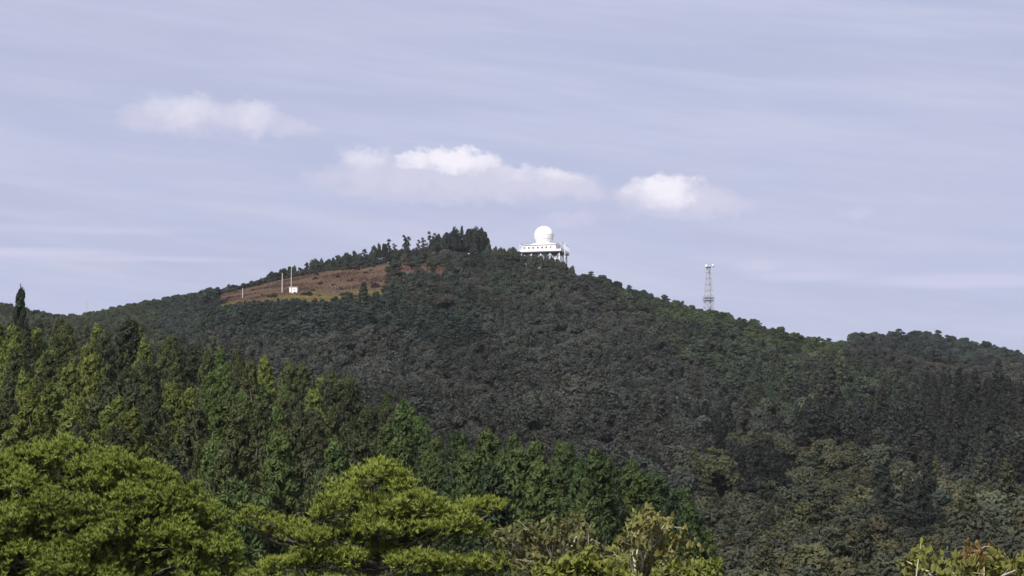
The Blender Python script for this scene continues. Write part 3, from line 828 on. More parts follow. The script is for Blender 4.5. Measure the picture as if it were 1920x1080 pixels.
# ------------------------------------------------------------------ trees that stand out on the skyline
def build_skyline():
    rng = np.random.default_rng(5)
    # dense dark clump on the summit
    for k, (px, top, w_) in enumerate([(822, 441, .95), (835, 437, 1.0), (850, 431, 1.0), (866, 424, 1.1), (876, 430, 1.0), (890, 430, 1.05), (903, 430, 1.0), (911, 436, .9), (842, 446, 1.1), (860, 440, 1.2), (884, 442, 1.2), (900, 446, 1.1), (812, 450, .8), (826, 455, 1.0), (846, 456, 1.1), (868, 452, 1.1), (888, 456, 1.1), (906, 458, 1.0)]):
        d = 1498 + rng.uniform(-9, 3)
        p = at(px, top, d); z = float(zt(p.x, d)) - .3
        v = k % 3
        kd = 'cedar_tree' if k in (3, 9) else 'broadleaf_tree'
        s = (p.z - z) / ([9.7, 8.8, 10.4] if k in (3, 9) else [5.9, 6.5, 5.6])[v]
        o = link(kd, SHAPES[kd][v], None, (p.x, d, z))
        o.scale = (w_ * .95, w_ * .95, s); o.rotation_euler = (0, 0, rng.uniform(0, 6))
        o['tone'] = jit(rng, (.026, .034, .024), .1)
        lab = 'pointed treetop rising highest from the dark clump on the summit' if k == 3 else 'dark tree in the dense clump crowning the summit'
        tag(o, lab, 'tree', None if k == 3 else 'trees of the summit clump')
    # thin wind-bent pines with sky between their branches, left of the summit
    for k, (px, top, lean) in enumerate([(733, 446, .22), (739, 455, -.1), (757, 440, -.12), (763, 446, .1), (770, 443, .22), (787, 449, .18), (792, 444, -.14), (806, 434, .05), (812, 441, -.12), (818, 437, .1), (723, 456, .1)]):
        me = hillpine(60 + k, 2.5, 7.0, 10, 48, .34, lean, 0.25, True)
        d = 1506 + rng.uniform(-4, 4)
        p = at(px, top, d); z = float(zt(p.x, d)) - .3
        s = (p.z - z) / 7.0
        o = link('pine_tree', me, None, (p.x - lean * 5 * s, d, z)); o.scale = (.85, .85, s)
        o['tone'] = jit(rng, (.022, .027, .024), .1)
        tag(o, 'thin wind-bent pine against the sky, just left of the summit clump', 'pine tree', 'wind-bent pines left of the summit')
    px = 738.0
    while px < 822:
        d = 1500 + rng.uniform(-6, 4)
        top = np.interp(px, [738, 770, 800, 822], [466, 464, 459, 452]) + rng.uniform(-3, 5)
        p = at(px, top, d); z = float(zt(p.x, d)) - .4
        v = int(rng.integers(4)); s = max(.25, (p.z - z) / [6.5, 7.2, 6.2, 5.6][v])
        w_ = rng.uniform(.6, .95)
        o = link('broadleaf_tree', SHAPES['broadleaf_tree'][v], None, (p.x, d, z)); o.scale = (w_, w_, s); o.rotation_euler = (0, 0, rng.uniform(0, 6))
        o['tone'] = jit(rng, (.030, .037, .028), .1)
        tag(o, 'low dark broadleaf tree at the foot of the wind-bent pines', 'broadleaf tree', 'undergrowth below the wind-bent pines')
        px += rng.uniform(5, 10)
    # small trees along the left crest, behind the clearing
    px = 372.0
    tops = [(372, 545), (400, 537), (430, 528), (450, 531), (480, 527), (500, 513), (520, 500), (545, 494), (560, 504), (575, 487), (600, 480), (625, 473), (645, 466), (670, 466), (690, 463), (705, 455), (722, 452), (735, 458)]
    while px < 735:
        d = 1518 + rng.uniform(-4, 5)
        top = np.interp(px, [t_[0] for t_ in tops], [t_[1] for t_ in tops]) + rng.uniform(0, 9)
        p = at(px, top, d); z = float(zt(p.x, d)) - .4
        k = 'pine_tree' if rng.random() < .4 else 'broadleaf_tree'
        v = int(rng.integers(4)); H = {'pine_tree': [7, 6.2, 6.6, 7.6], 'broadleaf_tree': [6.5, 7.2, 6.2, 5.6, 6.0, 6.8]}[k][v]
        s = max(.3, (p.z - z) / H)
        w_ = rng.uniform(.6, 1.0)
        o = link(k, SHAPES[k][v], None, (p.x, d, z)); o.scale = (w_, w_, s); o.rotation_euler = (0, 0, rng.uniform(0, 6))
        o['tone'] = jit(rng, (.036, .046, .034), .12)
        tag(o, 'small dark %s on the crest behind the brown clearing' % KWORD[k], KWORD[k], 'small %ss along the crest behind the clearing' % KWORD[k])
        for d2 in (d - rng.uniform(1, 5), d - rng.uniform(5, 12)):
          s2 = rng.uniform(.55, .8); x2 = p.x + rng.uniform(-1.5, 1.5)
          o = link('bush', SHAPES['broadleaf_tree'][int(rng.integers(4))], None, (x2, d2, float(zt(x2, d2)) - 1.0)); o.scale = (.75, .75, s2)
          o['tone'] = jit(rng, (.04, .05, .036), .12)
          tag(o, 'low dark bush at the foot of the crest trees behind the clearing', 'bush', 'bushes along the crest behind the clearing')
        px += rng.uniform(6, 11)
    # bushes scattered on the clearing
    for k, (px, py, w_, tone, lab) in enumerate([(703, 534, 1.0, (.05, .028, .022), 'round reddish-brown bush on the right half of the brown clearing'),
                                                 (678, 543, .8, (.04, .034, .022), 'low olive bush beside the reddish bush on the brown clearing'),
                                                 (574, 550, .9, (.028, .03, .02), 'dark low bush just right of the white hut'),
                                                 (508, 553, 1.2, (.045, .035, .024), 'brown bush left of the white hut at the foot of the clearing'),
                                                 (590, 520, .7, (.045, .036, .028), 'small dull bush high on the brown clearing'),
                                                 (632, 516, .6, (.05, .034, .028), 'small reddish bush near the upper edge of the clearing')]):
        d = 1395.0
        for it in range(60):                      # walk up the slope until the ground shows at that row
            x = (px - 960) / F * d * 1.0
            if proj(x, d, float(zt(x, d)))[1] <= py + 6: break
            d += 3
        o = link('bush', SHAPES['broadleaf_tree'][k % 4], None, (x, d, float(zt(x, d)) - 1.4 * w_)); o.scale = (w_ * .8, w_ * .8, w_ * .62)
        o['tone'] = list(tone)
        tag(o, lab, 'bush')
def build_clearing_bushes():
    rng = np.random.default_rng(23)
    n = 0
    while n < 84:
        px, py = rng.uniform(395, 745), rng.uniform(495, 572)
        edge = n >= 20
        y = 1385.0
        while y < 1530:
            x = (px - 960) / F * y
            if proj(x, y, float(zt(x, y)))[1] <= py: break
            y += 3
        here = bool(in_clearing(np.array([x]), np.array([y]))[0])
        near = here and not all(bool(in_clearing(np.array([x + a]), np.array([y + b]))[0]) for a, b in ((4, 0), (-4, 0), (0, 9), (0, -9)))
        if (edge and not near) or (not edge and (not here or near)) or abs(px - 548) < 30: continue
        s_ = rng.uniform(.28, .5) if not edge else rng.uniform(.4, .7)
        o = link('bush', SHAPES['broadleaf_tree'][n % 4], None, (x, y, float(zt(x, y)) - 1.2 * s_)); o.scale = (s_ * 1.1, s_ * 1.1, s_ * .75); o.rotation_euler = (0, 0, n)
        o['tone'] = jit(rng, (.06, .045, .032) if not edge or rng.random() < .35 else (.045, .055, .036), .15)
        side = 'left' if px < 545 else ('middle' if px < 650 else 'right')
        if edge: tag(o, 'low scrubby bush on the margin of the clearing, %s part' % side, 'bush', 'bushes on the margin of the clearing')
        else: tag(o, 'small brownish bush in the open grass of the clearing, %s part' % side, 'bush', 'bushes in the grass of the clearing')
        n += 1
build_skyline()
build_clearing_bushes()

# dry grass of the clearing
def build_dry_grass():
    rng = np.random.default_rng(17)
    xs = rng.uniform(-160, -28, 30000); ys = rng.uniform(1330, 1530, 30000)
    k = in_clearing(xs, ys) | (in_scrub(xs, ys) & (rng.random(len(xs)) < .7)); xs, ys = xs[k], ys[k]
    zs = zt(xs, ys)
    n = len(xs); h = rng.uniform(.35, 1.0, n); a = rng.uniform(0, 6.28, n); w_ = rng.uniform(.25, .6, n)
    mb = MB()
    for s in range(2):
        a2 = a + s * 1.6
        c, sn = np.cos(a2) * w_, np.sin(a2) * w_
        p = np.stack([np.stack([xs - c, ys - sn, zs - .1], 1), np.stack([xs + c, ys + sn, zs - .1], 1), np.stack([xs + rng.normal(0, .2, n), ys, zs + h], 1)], 1)
        i = np.arange(n) * 3
        foot = np.clip((1404 + 7 * np.sin(xs / 9) + 4 * np.sin(xs / 3.1 + 1) - ys) / 16 + .5, 0, 1)
        mb.add(p.reshape(-1, 3), np.stack([i, i + 1, i + 2], 1), np.repeat(np.clip(foot * .5 + np.clip(.25 + .2 * np.sin(xs / 5.5 + 2 * np.sin(ys / 11)) + .16 * np.sin(ys / 4.3 + xs / 8) + .12 * rng.normal(size=n), 0, .5), 0, 1), 3))
    m_ = bpy.data.materials.new('dry_grass'); m_.use_nodes = True
    t = NT(m_.node_tree)
    tint = t.n('ShaderNodeAttribute', attribute_type='GEOMETRY', attribute_name='tint').outputs['Fac']
    cr = t.n('ShaderNodeValToRGB'); t.put(cr.inputs[0], tint)
    e = cr.color_ramp.elements
    e[0].position = 0; e[0].color = (.06, .042, .032, 1); e[1].position = 1; e[1].color = (.19, .15, .06, 1)
    for p_, c_ in ((.25, (.122, .070, .056, 1)), (.48, (.15, .116, .082, 1)), (.62, (.10, .086, .034, 1))):
        q = e.new(p_); q.color = c_
    b = t.n('ShaderNodeBsdfDiffuse'); t.put(b.inputs[0], cr.outputs[0])
    o = t.n('ShaderNodeOutputMaterial'); t.t.links.new(b.outputs[0], o.inputs[0])
    g = mb.build('dry_grass', m_)
    tag(g, 'dry reddish and straw-yellow grass covering the hilltop clearing', 'grass', None, 'stuff')
build_dry_grass()

# ------------------------------------------------------------------ radar station
def build_station():
    U = 1490 / F
    base = at(1021, 503, 1490)
    th = math.radians(-15)
    e = empty('radar_station', base, th)
    tag(e, 'white radar station with a ball-shaped dome on a railed steel-legged deck on the hilltop', 'radar station')
    W, D = 20.4, 16.5                    # plan
    z0, z1 = 7.8, 11.2                   # storey
    ox = -0.3
    WI = 18.2                            # width of the closed storey; the deck is wider
    # dome: faceted ball on a short drum
    R = 5.05; zc = 16.9
    mb = MB()
    nlat = 13
    prof = [(R * math.sin(a), zc + R * math.cos(a)) for a in np.linspace(0.02, math.radians(140), nlat)]
    mb.lathe(prof, 28, off=(ox, 0, 0))
    dome = mb.build('radome', RADOME, e)
    # panel seams standing slightly proud on the lower half
    sm = MB()
    for a in (math.radians(88), math.radians(112), math.radians(134)):
        pts = [(ox + (R + .02) * math.sin(a) * math.cos(t_), (R + .02) * math.sin(a) * math.sin(t_), zc + R * math.cos(a)) for t_ in np.linspace(0, 2 * math.pi, 41)]
        sm.tube(pts, .06, 4)
    sm.build('panel_seam', STEEL, dome)
    for k in range(14):
        t_ = k * 2 * math.pi / 14
        b = MB(); b.tube([(ox + (R + .02) * math.sin(a) * math.cos(t_), (R + .02) * math.sin(a) * math.sin(t_), zc + R * math.cos(a)) for a in np.linspace(math.radians(88), math.radians(138), 6)], .05, 4)
        b.build('panel_seam', STEEL, dome)
    MB().lathe([(3.9, z1 + .3), (4.0, z1 + 2.2), (3.5, z1 + 2.6)], 28, off=(ox, 0, 0)).build('dome_ring', WHITE, e)
    MB().lathe([(7.8, z1 + .25), (7.8, z1 + .7), (6.0, z1 + 1.5), (3.8, z1 + 2.1)], 32, smooth=False, off=(ox, 0, 0)).build('skirt_roof', WHITE, e)
    # storey: walls with window openings set in
    wl = MB(); wl.box((-0.9, 0, (z0 + z1) / 2), (WI, D, z1 - z0)); wl.build('wall', OFFWHITE, e)
    MB().box((-0.9, 0, z1 + .12), (WI + .8, D + .8, .22)).build('roof_slab', WHITE, e)
    MB().box((0, 0, z0 - .25), (W + 1.4, D + 1.4, .46)).build('deck', DARKSTEEL, e)
    def window(x, y, z, w_, h, side):
        f = MB(); g = MB()
        if side == 'f':
            f.box((x, -D / 2 - .05, z), (w_ + .3, .12, h + .3)); g.box((x, -D / 2 - .1, z), (w_, .1, h))
        else:
            f.box((WI / 2 - .85, y, z), (.12, w_ + .3, h + .3)); g.box((WI / 2 - .8, y, z), (.1, w_, h))
        fo = f.build('window', OFFWHITE, e); g.build('pane', GLASS, fo)
    for x in (-8.6, -6.2, -3.9, -1.4, 0.9, 3.0, 5.3):
        window(x, 0, z0 + 2.0, .8, .85, 'f')
    for y in (-4.5, 3.0):
        window(0, y, z0 + 1.6, 1.1, 1.1, 's')
    # open steel cage round the walk-round deck: posts, rails and diagonals
    cw, cd = W / 2 + .75, D / 2 + .65
    xs_ = np.linspace(-cw, cw, 9); ys_ = np.linspace(-cd, cd, 7)
    for x in xs_:
        for y in (-cd, cd): MB().box((x, y, (z0 + z1 + .9) / 2), (.13, .13, z1 + .9 - z0)).build('cage_post', WHSTEEL, e)
    for y in ys_[1:-1]:
        for x in (-cw, cw): MB().box((x, y, (z0 + z1 + .9) / 2), (.13, .13, z1 + .9 - z0)).build('cage_post', WHSTEEL, e)
    for z in (z0 + 1.0, z1 + .9):
        for y in (-cd, cd): MB().box((0, y, z), (2 * cw - .14, .1, .14)).build('cage_rail', WHSTEEL if z < z1 else STEEL, e)
        for x in (-cw, cw): MB().box((x, 0, z), (.1, 2 * cd - .14, .14)).build('cage_rail', WHSTEEL if z < z1 else STEEL, e)
    for k in (0, 6, 7):
        b = MB(); b.tube([(xs_[k], -cd, z0 + 1.1), (xs_[k + 1], -cd, z1 + .8)], .06, 4); b.tube([(xs_[k + 1], -cd, z0 + 1.1), (xs_[k], -cd, z1 + .8)], .06, 4); b.build('cage_brace', WHSTEEL, e)
    for k in range(6):
        b = MB(); b.tube([(cw, ys_[k], z0 + 1.1), (cw, ys_[k + 1], z1 + .8)], .06, 4); b.build('cage_brace', WHSTEEL, e)
    MB().box((0, -cd, z0 + .42), (2 * cw - .2, .06, .8)).build('kick_panel', OFFWHITE, e)
    MB().box((cw, 0, z0 + .42), (.06, 2 * cd - .2, .8)).build('kick_panel', OFFWHITE, e)
    # roof railing
    rl = MB()
    hw, hd = WI / 2 + .3, D / 2 + .3
    for z in (z1 + .6, z1 + 1.0):
        for a, b in (((-hw, -hd), (hw, -hd)), ((hw, -hd), (hw, hd)), ((hw, hd), (-hw, hd)), ((-hw, hd), (-hw, -hd))):
            rl.tube([(a[0] - .9, a[1], z), (b[0] - .9, b[1], z)], .05, 4)
    for x in np.linspace(-hw, hw, 15):
        for y in (-hd, hd): rl.tube([(x - .9, y, z1 + .2), (x - .9, y, z1 + 1.03)], .04, 4)
    for y in np.linspace(-hd, hd, 11)[1:-1]:
        for x in (-hw, hw): rl.tube([(x - .9, y, z1 + .2), (x - .9, y, z1 + 1.03)], .04, 4)
    rl.build('railing', DARKSTEEL, e)
    # steel frame below: columns, beams, braces
    X = np.linspace(-W / 2 + .3, W / 2 - .3, 5); Y = [-D / 2 + .3, 0, D / 2 - .3]
    for x in X:
        for y in Y:
            MB().box((x, y, (z0 - .5 - 3) / 2), (.42, .42, z0 - .5 + 3)).build('column', WHSTEEL, e)
    for y in Y:
        for k in range(len(X) - 1):
            b = MB(); b.tube([(X[k], y, .6), (X[k + 1], y, z0 - 1)], .13, 4); b.tube([(X[k + 1], y, .6), (X[k], y, z0 - 1)], .13, 4)
            b.build('brace', WHSTEEL, e)
        MB().box((0, y, 4.0), (W - .9, .25, .3)).build('beam', WHSTEEL, e)
    for x in X[[0, -1]]:
        for k in range(2):
            b = MB(); b.tube([(x, Y[k], .6), (x, Y[k + 1], z0 - 1)], .13, 4); b.tube([(x, Y[k + 1], .6), (x, Y[k], z0 - 1)], .13, 4)
            b.build('brace', WHSTEEL, e)
    # machine room under the deck, set back
    MB().box((-3.0, 2.0, 3.4), (11.5, 9.0, 8.6)).build('machine_room', OFFWHITE, e)
    # outer stair frame on the right
    for y in (-6.2, -3.6):
        MB().box((W / 2 + 2.0, y, (z1 + .9 - 3) / 2), (.22, .22, z1 + .9 + 3)).build('stair_post', WHSTEEL, e)
    for k, z in enumerate(np.arange(1.0, z1, 2.6)):
        MB().box((W / 2 + 2.0, -4.9, z), (.18, 2.4, .18)).build('stair_beam', WHSTEEL, e)
        b = MB(); b.tube([(W / 2 + 2.0, -6.2, z), (W / 2 + 2.0, -3.6, z + 2.4)], .10, 4); b.build('stair_flight', WHSTEEL, e)
build_station()

def build_station_trees():
    rng = np.random.default_rng(55)
    px = 916.0
    while px < 1076:
        d = 1472 + rng.uniform(-5, 4)
        top = np.interp(px, [916, 930, 945, 958, 970, 985, 1010, 1040, 1049, 1056, 1076], [452, 461, 464, 459, 464, 473, 475, 477, 480, 493, 497]) + rng.uniform(-2, 4)
        p = at(px, top, d); z = float(zt(p.x, d)) - .4
        v = int(rng.integers(4)); s = max(.3, (p.z - z) / [6.5, 7.2, 6.2, 5.6, 6.0, 6.8][v])
        w_ = rng.uniform(.6, .85)
        o = link('broadleaf_tree', SHAPES['broadleaf_tree'][v], None, (p.x, d, z)); o.scale = (w_, w_, s); o.rotation_euler = (0, 0, rng.uniform(0, 6))
        o['tone'] = jit(rng, (.05, .058, .04), .12)
        if px < 968: tag(o, 'small dark tree on the crest between the summit clump and the radar station', 'broadleaf tree', 'trees between summit clump and radar station')
        else: tag(o, 'small bushy tree hiding the legs of the radar station', 'broadleaf tree', 'trees in front of the radar station')
        px += rng.uniform(7, 12)
build_station_trees()

# ------------------------------------------------------------------ lattice mast with dishes
def build_mast():
    base = Vector((MAST.x, MAST.y, float(zt(MAST.x, MAST.y))))
    e = empty('lattice_mast', base, math.radians(20))
    tag(e, 'slender grey lattice mast with two white dishes rising from the right ridge', 'mast')
    top = at(1329, 500, 1398).z - base.z
    w0, w1 = 2.3, 0.85
    def hw(z): return w0 + (w1 - w0) * z / top
    for sx in (-1, 1):
        for sy in (-1, 1):
            b = MB(); b.tube([(sx * hw(-1), sy * hw(-1), -1), (sx * hw(top), sy * hw(top), top)], [.14, .10], 5); b.build('leg', STEEL, e)
    lv = np.linspace(0.5, top, 10)
    for k in range(len(lv) - 1):
        a, b_ = lv[k], lv[k + 1]
        g = MB()
        c0 = [(-hw(a), -hw(a), a), (hw(a), -hw(a), a), (hw(a), hw(a), a), (-hw(a), hw(a), a)]
        c1 = [(-hw(b_), -hw(b_), b_), (hw(b_), -hw(b_), b_), (hw(b_), hw(b_), b_), (-hw(b_), hw(b_), b_)]
        for q in range(4):
            g.tube([c0[q], c1[(q + 1) % 4]], .085, 4); g.tube([c0[(q + 1) % 4], c1[q]], .085, 4); g.tube([c1[q], c1[(q + 1) % 4]], .09, 4)
        g.build('lattice_bay', STEEL, e)
    for z, r in ((top * .42, 2.4), (top * .37, 2.2)):
        pl = MB(); pl.box((0, 0, z), (r * 2, r * 2, .12)); pf = pl.build('platform', STEEL, e)
        rr = MB()
        for s in (-1, 1):
            rr.tube([(-r, s * r, z + .9), (r, s * r, z + .9)], .04, 4); rr.tube([(s * r, -r, z + .9), (s * r, r, z + .9)], .04, 4)
            for q in (-1, 1): rr.tube([(s * r, q * r, z), (s * r, q * r, z + .9)], .04, 4)
        rr.build('rail', STEEL, pf)
    MB().box((0, 0, top - .2), (2.6, 2.6, .12)).build('platform', STEEL, e)
    for (x, z, s, rz) in ((-1.5, top + .1, .62, -.9), (1.6, top + .4, .8, .8)):
        d = MB(); d.lathe([(0.02, -.25), (s * .6, -.12), (s, .22), (s, .55), (s * .9, .62), (.02, .7)], 18)
        o = d.build('dish', WHITE, e, (x, -1.3, z)); o.rotation_euler = (math.radians(90), 0, rz)
        m_ = MB(); m_.tube([(0, 0, -1.3), (0, 0, -.2)], .1, 5); m_.build('dish_mount', STEEL, o)
    a = MB(); a.tube([(0, 0, top), (0, 0, top + 1.8)], .06, 4); a.build('whip_antenna', STEEL, e)
    # side arms with small antennas
    zz = top * .42
    for z in (zz + .6, zz - 1.7):
        a = MB(); a.tube([(-1.4, 0, z), (-4.2, -.4, z)], .07, 4); arm = a.build('side_arm', STEEL, e)
        b = MB(); b.tube([(-3.4, -.3, z - 1.0), (-3.4, -.3, z + 1.0)], .09, 5); b.build('antenna', STEEL, arm)
build_mast()

# ------------------------------------------------------------------ hut and poles on the clearing
def ground_at(px, py, d0=1380.0):
    d = d0
    while d < 1600:
        x = (px - 960) / F * d / (math.cos(PITCH) - (540 - py) / F * math.sin(PITCH)) * 1.0
        z = float(zt(x, d))
        if proj(x, d, z)[1] <= py: return Vector((x, d, z))
        d += 1.0
    return at(px, py, 1450)

def build_hut():
    p = ground_at(551, 549)
    e = empty('hut', p, math.radians(-8))
    tag(e, 'small white hut at the left end of the brown clearing', 'hut')
    w_, d_, h = 3.9, 3.0, 2.5
    MB().box((0, 0, h / 2 - .4), (w_, d_, h + .8)).build('wall', WHITE, e)
    r = MB()
    hw, hd = w_ / 2 + .25, d_ / 2 + .3
    r.add([(-hw, -hd, h - .02), (hw, -hd, h - .02), (hw, hd, h + .35), (-hw, hd, h + .35), (-hw, -hd, h + .16), (hw, -hd, h + .16), (hw, hd, h + .53), (-hw, hd, h + .53)],
          [[3, 2, 1, 0], [4, 5, 6, 7], [0, 1, 5, 4], [1, 2, 6, 5], [2, 3, 7, 6], [3, 0, 4, 7]])
    r.build('roof', WHITE, e)
    f = MB(); f.box((.45, -d_ / 2 - .03, 1.35), (.8, .08, .7)); fo = f.build('window', OFFWHITE, e)
    g = MB(); g.box((.45, -d_ / 2 - .06, 1.35), (.6, .06, .5)); g.build('pane', GLASS, fo)
    dd = MB(); dd.box((-1.1, -d_ / 2 - .03, .95), (.85, .07, 1.9)); do = dd.build('door', OFFWHITE, e)
    k = MB(); k.box((-.8, -d_ / 2 - .09, .95), (.06, .06, .16)); k.build('handle', STEEL, do)
build_hut()

def pole(px, y_top, y_bot, lab, arm=True, d0=1380.0, mat=CONCRETE, r=.2):
    p = ground_at(px, y_bot, d0)
    e = empty('utility_pole', p)
    h = at(px, y_top, p.y).z - p.z
    b = MB(); b.tube([(0, 0, -.6), (0, 0, h)], [r, r * .6], 8); b.build('shaft', mat, e)
    if arm:
        for z in (h - .5, h - 1.5):
            MB().box((0, 0, z), (1.9, .14, .14)).build('crossarm', STEEL, e)
            for x in (-.85, 0.35, .85):
                q = MB(); q.lathe([(.02, z + .07), (.09, z + .1), (.06, z + .2), (.09, z + .26), (.02, z + .32)], 8, off=(x, 0, 0)); q.build('insulator', WHITE, e)
    tag(e, lab, 'utility pole')
pole(529, 512, 551, 'thick pale concrete pole standing left of the white hut', False, r=.3)
pole(546, 494, 552, 'tallest utility pole with crossarms, right beside the white hut', True, r=.25)
pole(455, 540, 560, 'short pale pole at the left tip of the brown clearing', False, r=.26)
pole(162, 557, 584, 'thin pole sticking up from the left skyline', True, 1500, r=.15)

# ------------------------------------------------------------------ trees right in front
def needle_tufts(mb, rng, c, nb, length, width, tint, up=0.55, spread=1.0, out=0.0):
    """needle bundles at points c (N,3): nb blades each"""
    n = len(c)
    d = rng.normal(size=(n, nb, 3)) * spread
    d[..., 2] = np.abs(d[..., 2]) * 0.7 + up
    d = unit(d)
    if not np.isscalar(out): d = unit(d + out[:, None] * .5)
    face = np.array([-.25, -.6, .75]) + 0.45 * rng.normal(size=(n, nb, 3)) + (0 if np.isscalar(out) else out[:, None] * .5)
    s = unit(np.cross(d, face))
    L = length * rng.uniform(.65, 1.2, (n, nb, 1))
    b0 = c[:, None] - d * L * 0.12
    p = np.stack([b0 - s * width * .5, b0 + s * width * .5, b0 + d * L], 2)
    i = np.arange(n * nb) * 3
    t = np.repeat(np.clip(tint[:, None] + rng.normal(0, .12, (n, nb)), 0, 1).ravel(), 3)
    mb.add(p.reshape(-1, 3), np.stack([i, i + 1, i + 2], 1), t)

def limb(tb, rng, s, e, r, sag=0.1, n=4):
    s, e = np.array(s, float), np.array(e, float)
    pts = []
    for t_ in np.linspace(0, 1, n + 1):
        p = s + (e - s) * t_ + np.array([0, 0, -sag * np.linalg.norm(e - s) * math.sin(math.pi * t_)])
        if 0 < t_ < 1: p = p + rng.normal(0, .04 * np.linalg.norm(e - s), 3) * .5
        pts.append(p)
    tb.tube(pts, np.linspace(r, r * .3, n + 1), 5)
    return pts

def pad_tree(name, base, pads, trunk_top, label, tone, seed, tuft=0.20, blade=0.035, per=120, nb=11, r0=.16, mat=NEEDLE, dens=1.0, pale=BARK):
    """pads: list of (centre xyz relative to base, (rx, ry, rz)); every pad hangs on a limb of its own"""
    rng = np.random.default_rng(seed)
    e = empty(name, base)
    tb = MB()
    tt = np.array(trunk_top, float)
    tp = [tt * k + np.array([.12 * math.sin(5 * k), .1 * math.sin(4 * k), 0]) for k in np.linspace(0, 1, 9)]
    tp[0] = np.array([0, 0, -.6])
    tb.tube(tp, np.linspace(r0, .03, 9), 9)
    cr = MB()
    for c, rr in pads:
        c = np.array(c, float); rr = np.array(rr, float)
        k = np.clip((c[2] - .35 * np.linalg.norm(c[:2])) / tt[2], .15, .96)
        st = tt * k
        pts = limb(tb, rng, st, c - np.array([0, 0, rr[2] * .5]), .028 + .012 * np.linalg.norm(c - st), .05)
        n = int(per * dens * (rr[0] * rr[1] + rr[0] * rr[2]) / .5)
        d = unit(rng.normal(size=(n, 3)))
        d[:, 2] = np.where(rng.random(n) < .75, np.abs(d[:, 2]), d[:, 2])
        p = c + d * rr * rng.uniform(.5, 1.12, (n, 1)) + rng.normal(0, .06, (n, 3))
        t = np.clip(.35 + .3 * d[:, 2] * 0 + .35 * rng.random() + .25 * (rng.random(n) - .5), 0, 1)
        needle_tufts(cr, rng, p, nb, tuft, blade, t, out=d)
        # twigs inside the pad
        for q in range(5):
            a = unit(rng.normal(size=3)); a[2] = abs(a[2])
            tb.tube([c - np.array([0, 0, rr[2] * .5]), c + a * rr * .85], [.02, .006], 4)
    tr = tb.build('trunk', pale, e)
    co = cr.build('crown', mat, e); co['tone'] = list(tone)
    tag(e, label, 'pine tree')
    return e

def left_pine():
    D = 96.0; base = at(180, 1080, D); base.z = float(zt(base.x, D)); U = D / F
    rng = np.random.default_rng(3)
    outline = [(-160, 850), (0, 850), (60, 832), (110, 822), (160, 838), (200, 852), (250, 832), (290, 850), (312, 895), (360, 900), (378, 935), (408, 960), (425, 1010), (445, 1060), (470, 1120), (500, 1200)]
    ox, oy = [p[0] for p in outline], [p[1] for p in outline]
    pads = []
    for k in range(330):
        for tries in range(30):
            px = rng.uniform(-160, 480); top = np.interp(px, ox, oy)
            py = top + 14 + (rng.random() ** 1.25) * (1230 - top)
            rel = abs(px - 150) / 330
            depth = math.sqrt(max(0.02, 1 - min(1, rel) ** 2)) * 3.0
            yy = D - depth * rng.uniform(.1, 1.0) * (0.45 + .55 * min(1, (py - top) / 130)) + 1.0
            c = at(px, py, yy)
            rr = rng.uniform(.36, .7) * (1.0 if py - top > 25 else .75)
            ok = all((c - q[0]).length > .42 * (rr + q[1][0]) for q in pads)
            if ok: break
        else: continue
        pads.append((c, (rr, rr, rr * rng.uniform(.7, 1.0))))
    pads = [((c - base), r) for c, r in pads]
    tt = at(150, 850, D) - base
    pad_tree('pine_tree', base, pads, tt, 'broad yellow-green pine filling the lower left corner', (.178, .220, .042), 71, .19, .07, 105, 9)
left_pine()

def centre_pine():
    D = 84.0; base = at(700, 1080, D); base.z = float(zt(base.x, D))
    rng = np.random.default_rng(8)
    # boughs as they reach out: (px, py) ends; tiers slope down to the left
    tiers = [(690, 880, 45), (725, 872, 45), (752, 895, 40), (650, 905, 40), (620, 935, 40), (680, 930, 60), (745, 935, 45), (800, 945, 45), (850, 952, 40), (893, 940, 34), (915, 935, 26), (780, 915, 34),
             (470, 958, 30), (505, 970, 36), (545, 985, 42), (590, 995, 46), (640, 985, 50), (700, 975, 55), (760, 975, 50), (820, 980, 50), (880, 975, 40),
             (520, 1045, 40), (560, 1035, 40), (600, 1025, 48), (650, 1030, 50), (710, 1025, 50), (770, 1040, 50), (830, 1045, 50), (890, 1050, 48), (925, 1045, 34),
             (480, 1075, 40), (540, 1085, 46), (610, 1085, 50), (680, 1090, 55), (750, 1095, 55), (830, 1095, 55), (900, 1100, 50), (600, 950, 30), (720, 950, 45), (570, 1130, 60), (700, 1150, 70), (830, 1150, 70), (450, 1110, 40)]
    pads = []
    for px, py, r in tiers:
        for q in range(2):
            rr = r * D / F * rng.uniform(.65, .92)
            yy = D - rng.uniform(-.3, 1.6) * (1 - abs(px - 700) / 420)
            c = at(px + rng.uniform(-14, 14), py + 10 + rng.uniform(-6, 9) + q * 6, yy)
            pads.append((c - base, (rr, rr * 1.1, rr * rng.uniform(.36, .58))))
    tt = at(712, 880, D) - base
    pad_tree('pine_tree', base, pads, tt, 'pine with flat spreading boughs in the lower middle of the picture', (.195, .226, .044), 72, .18, .06, 88, 9)
    # bare pale stub of a broken twig near the top
centre_pine()

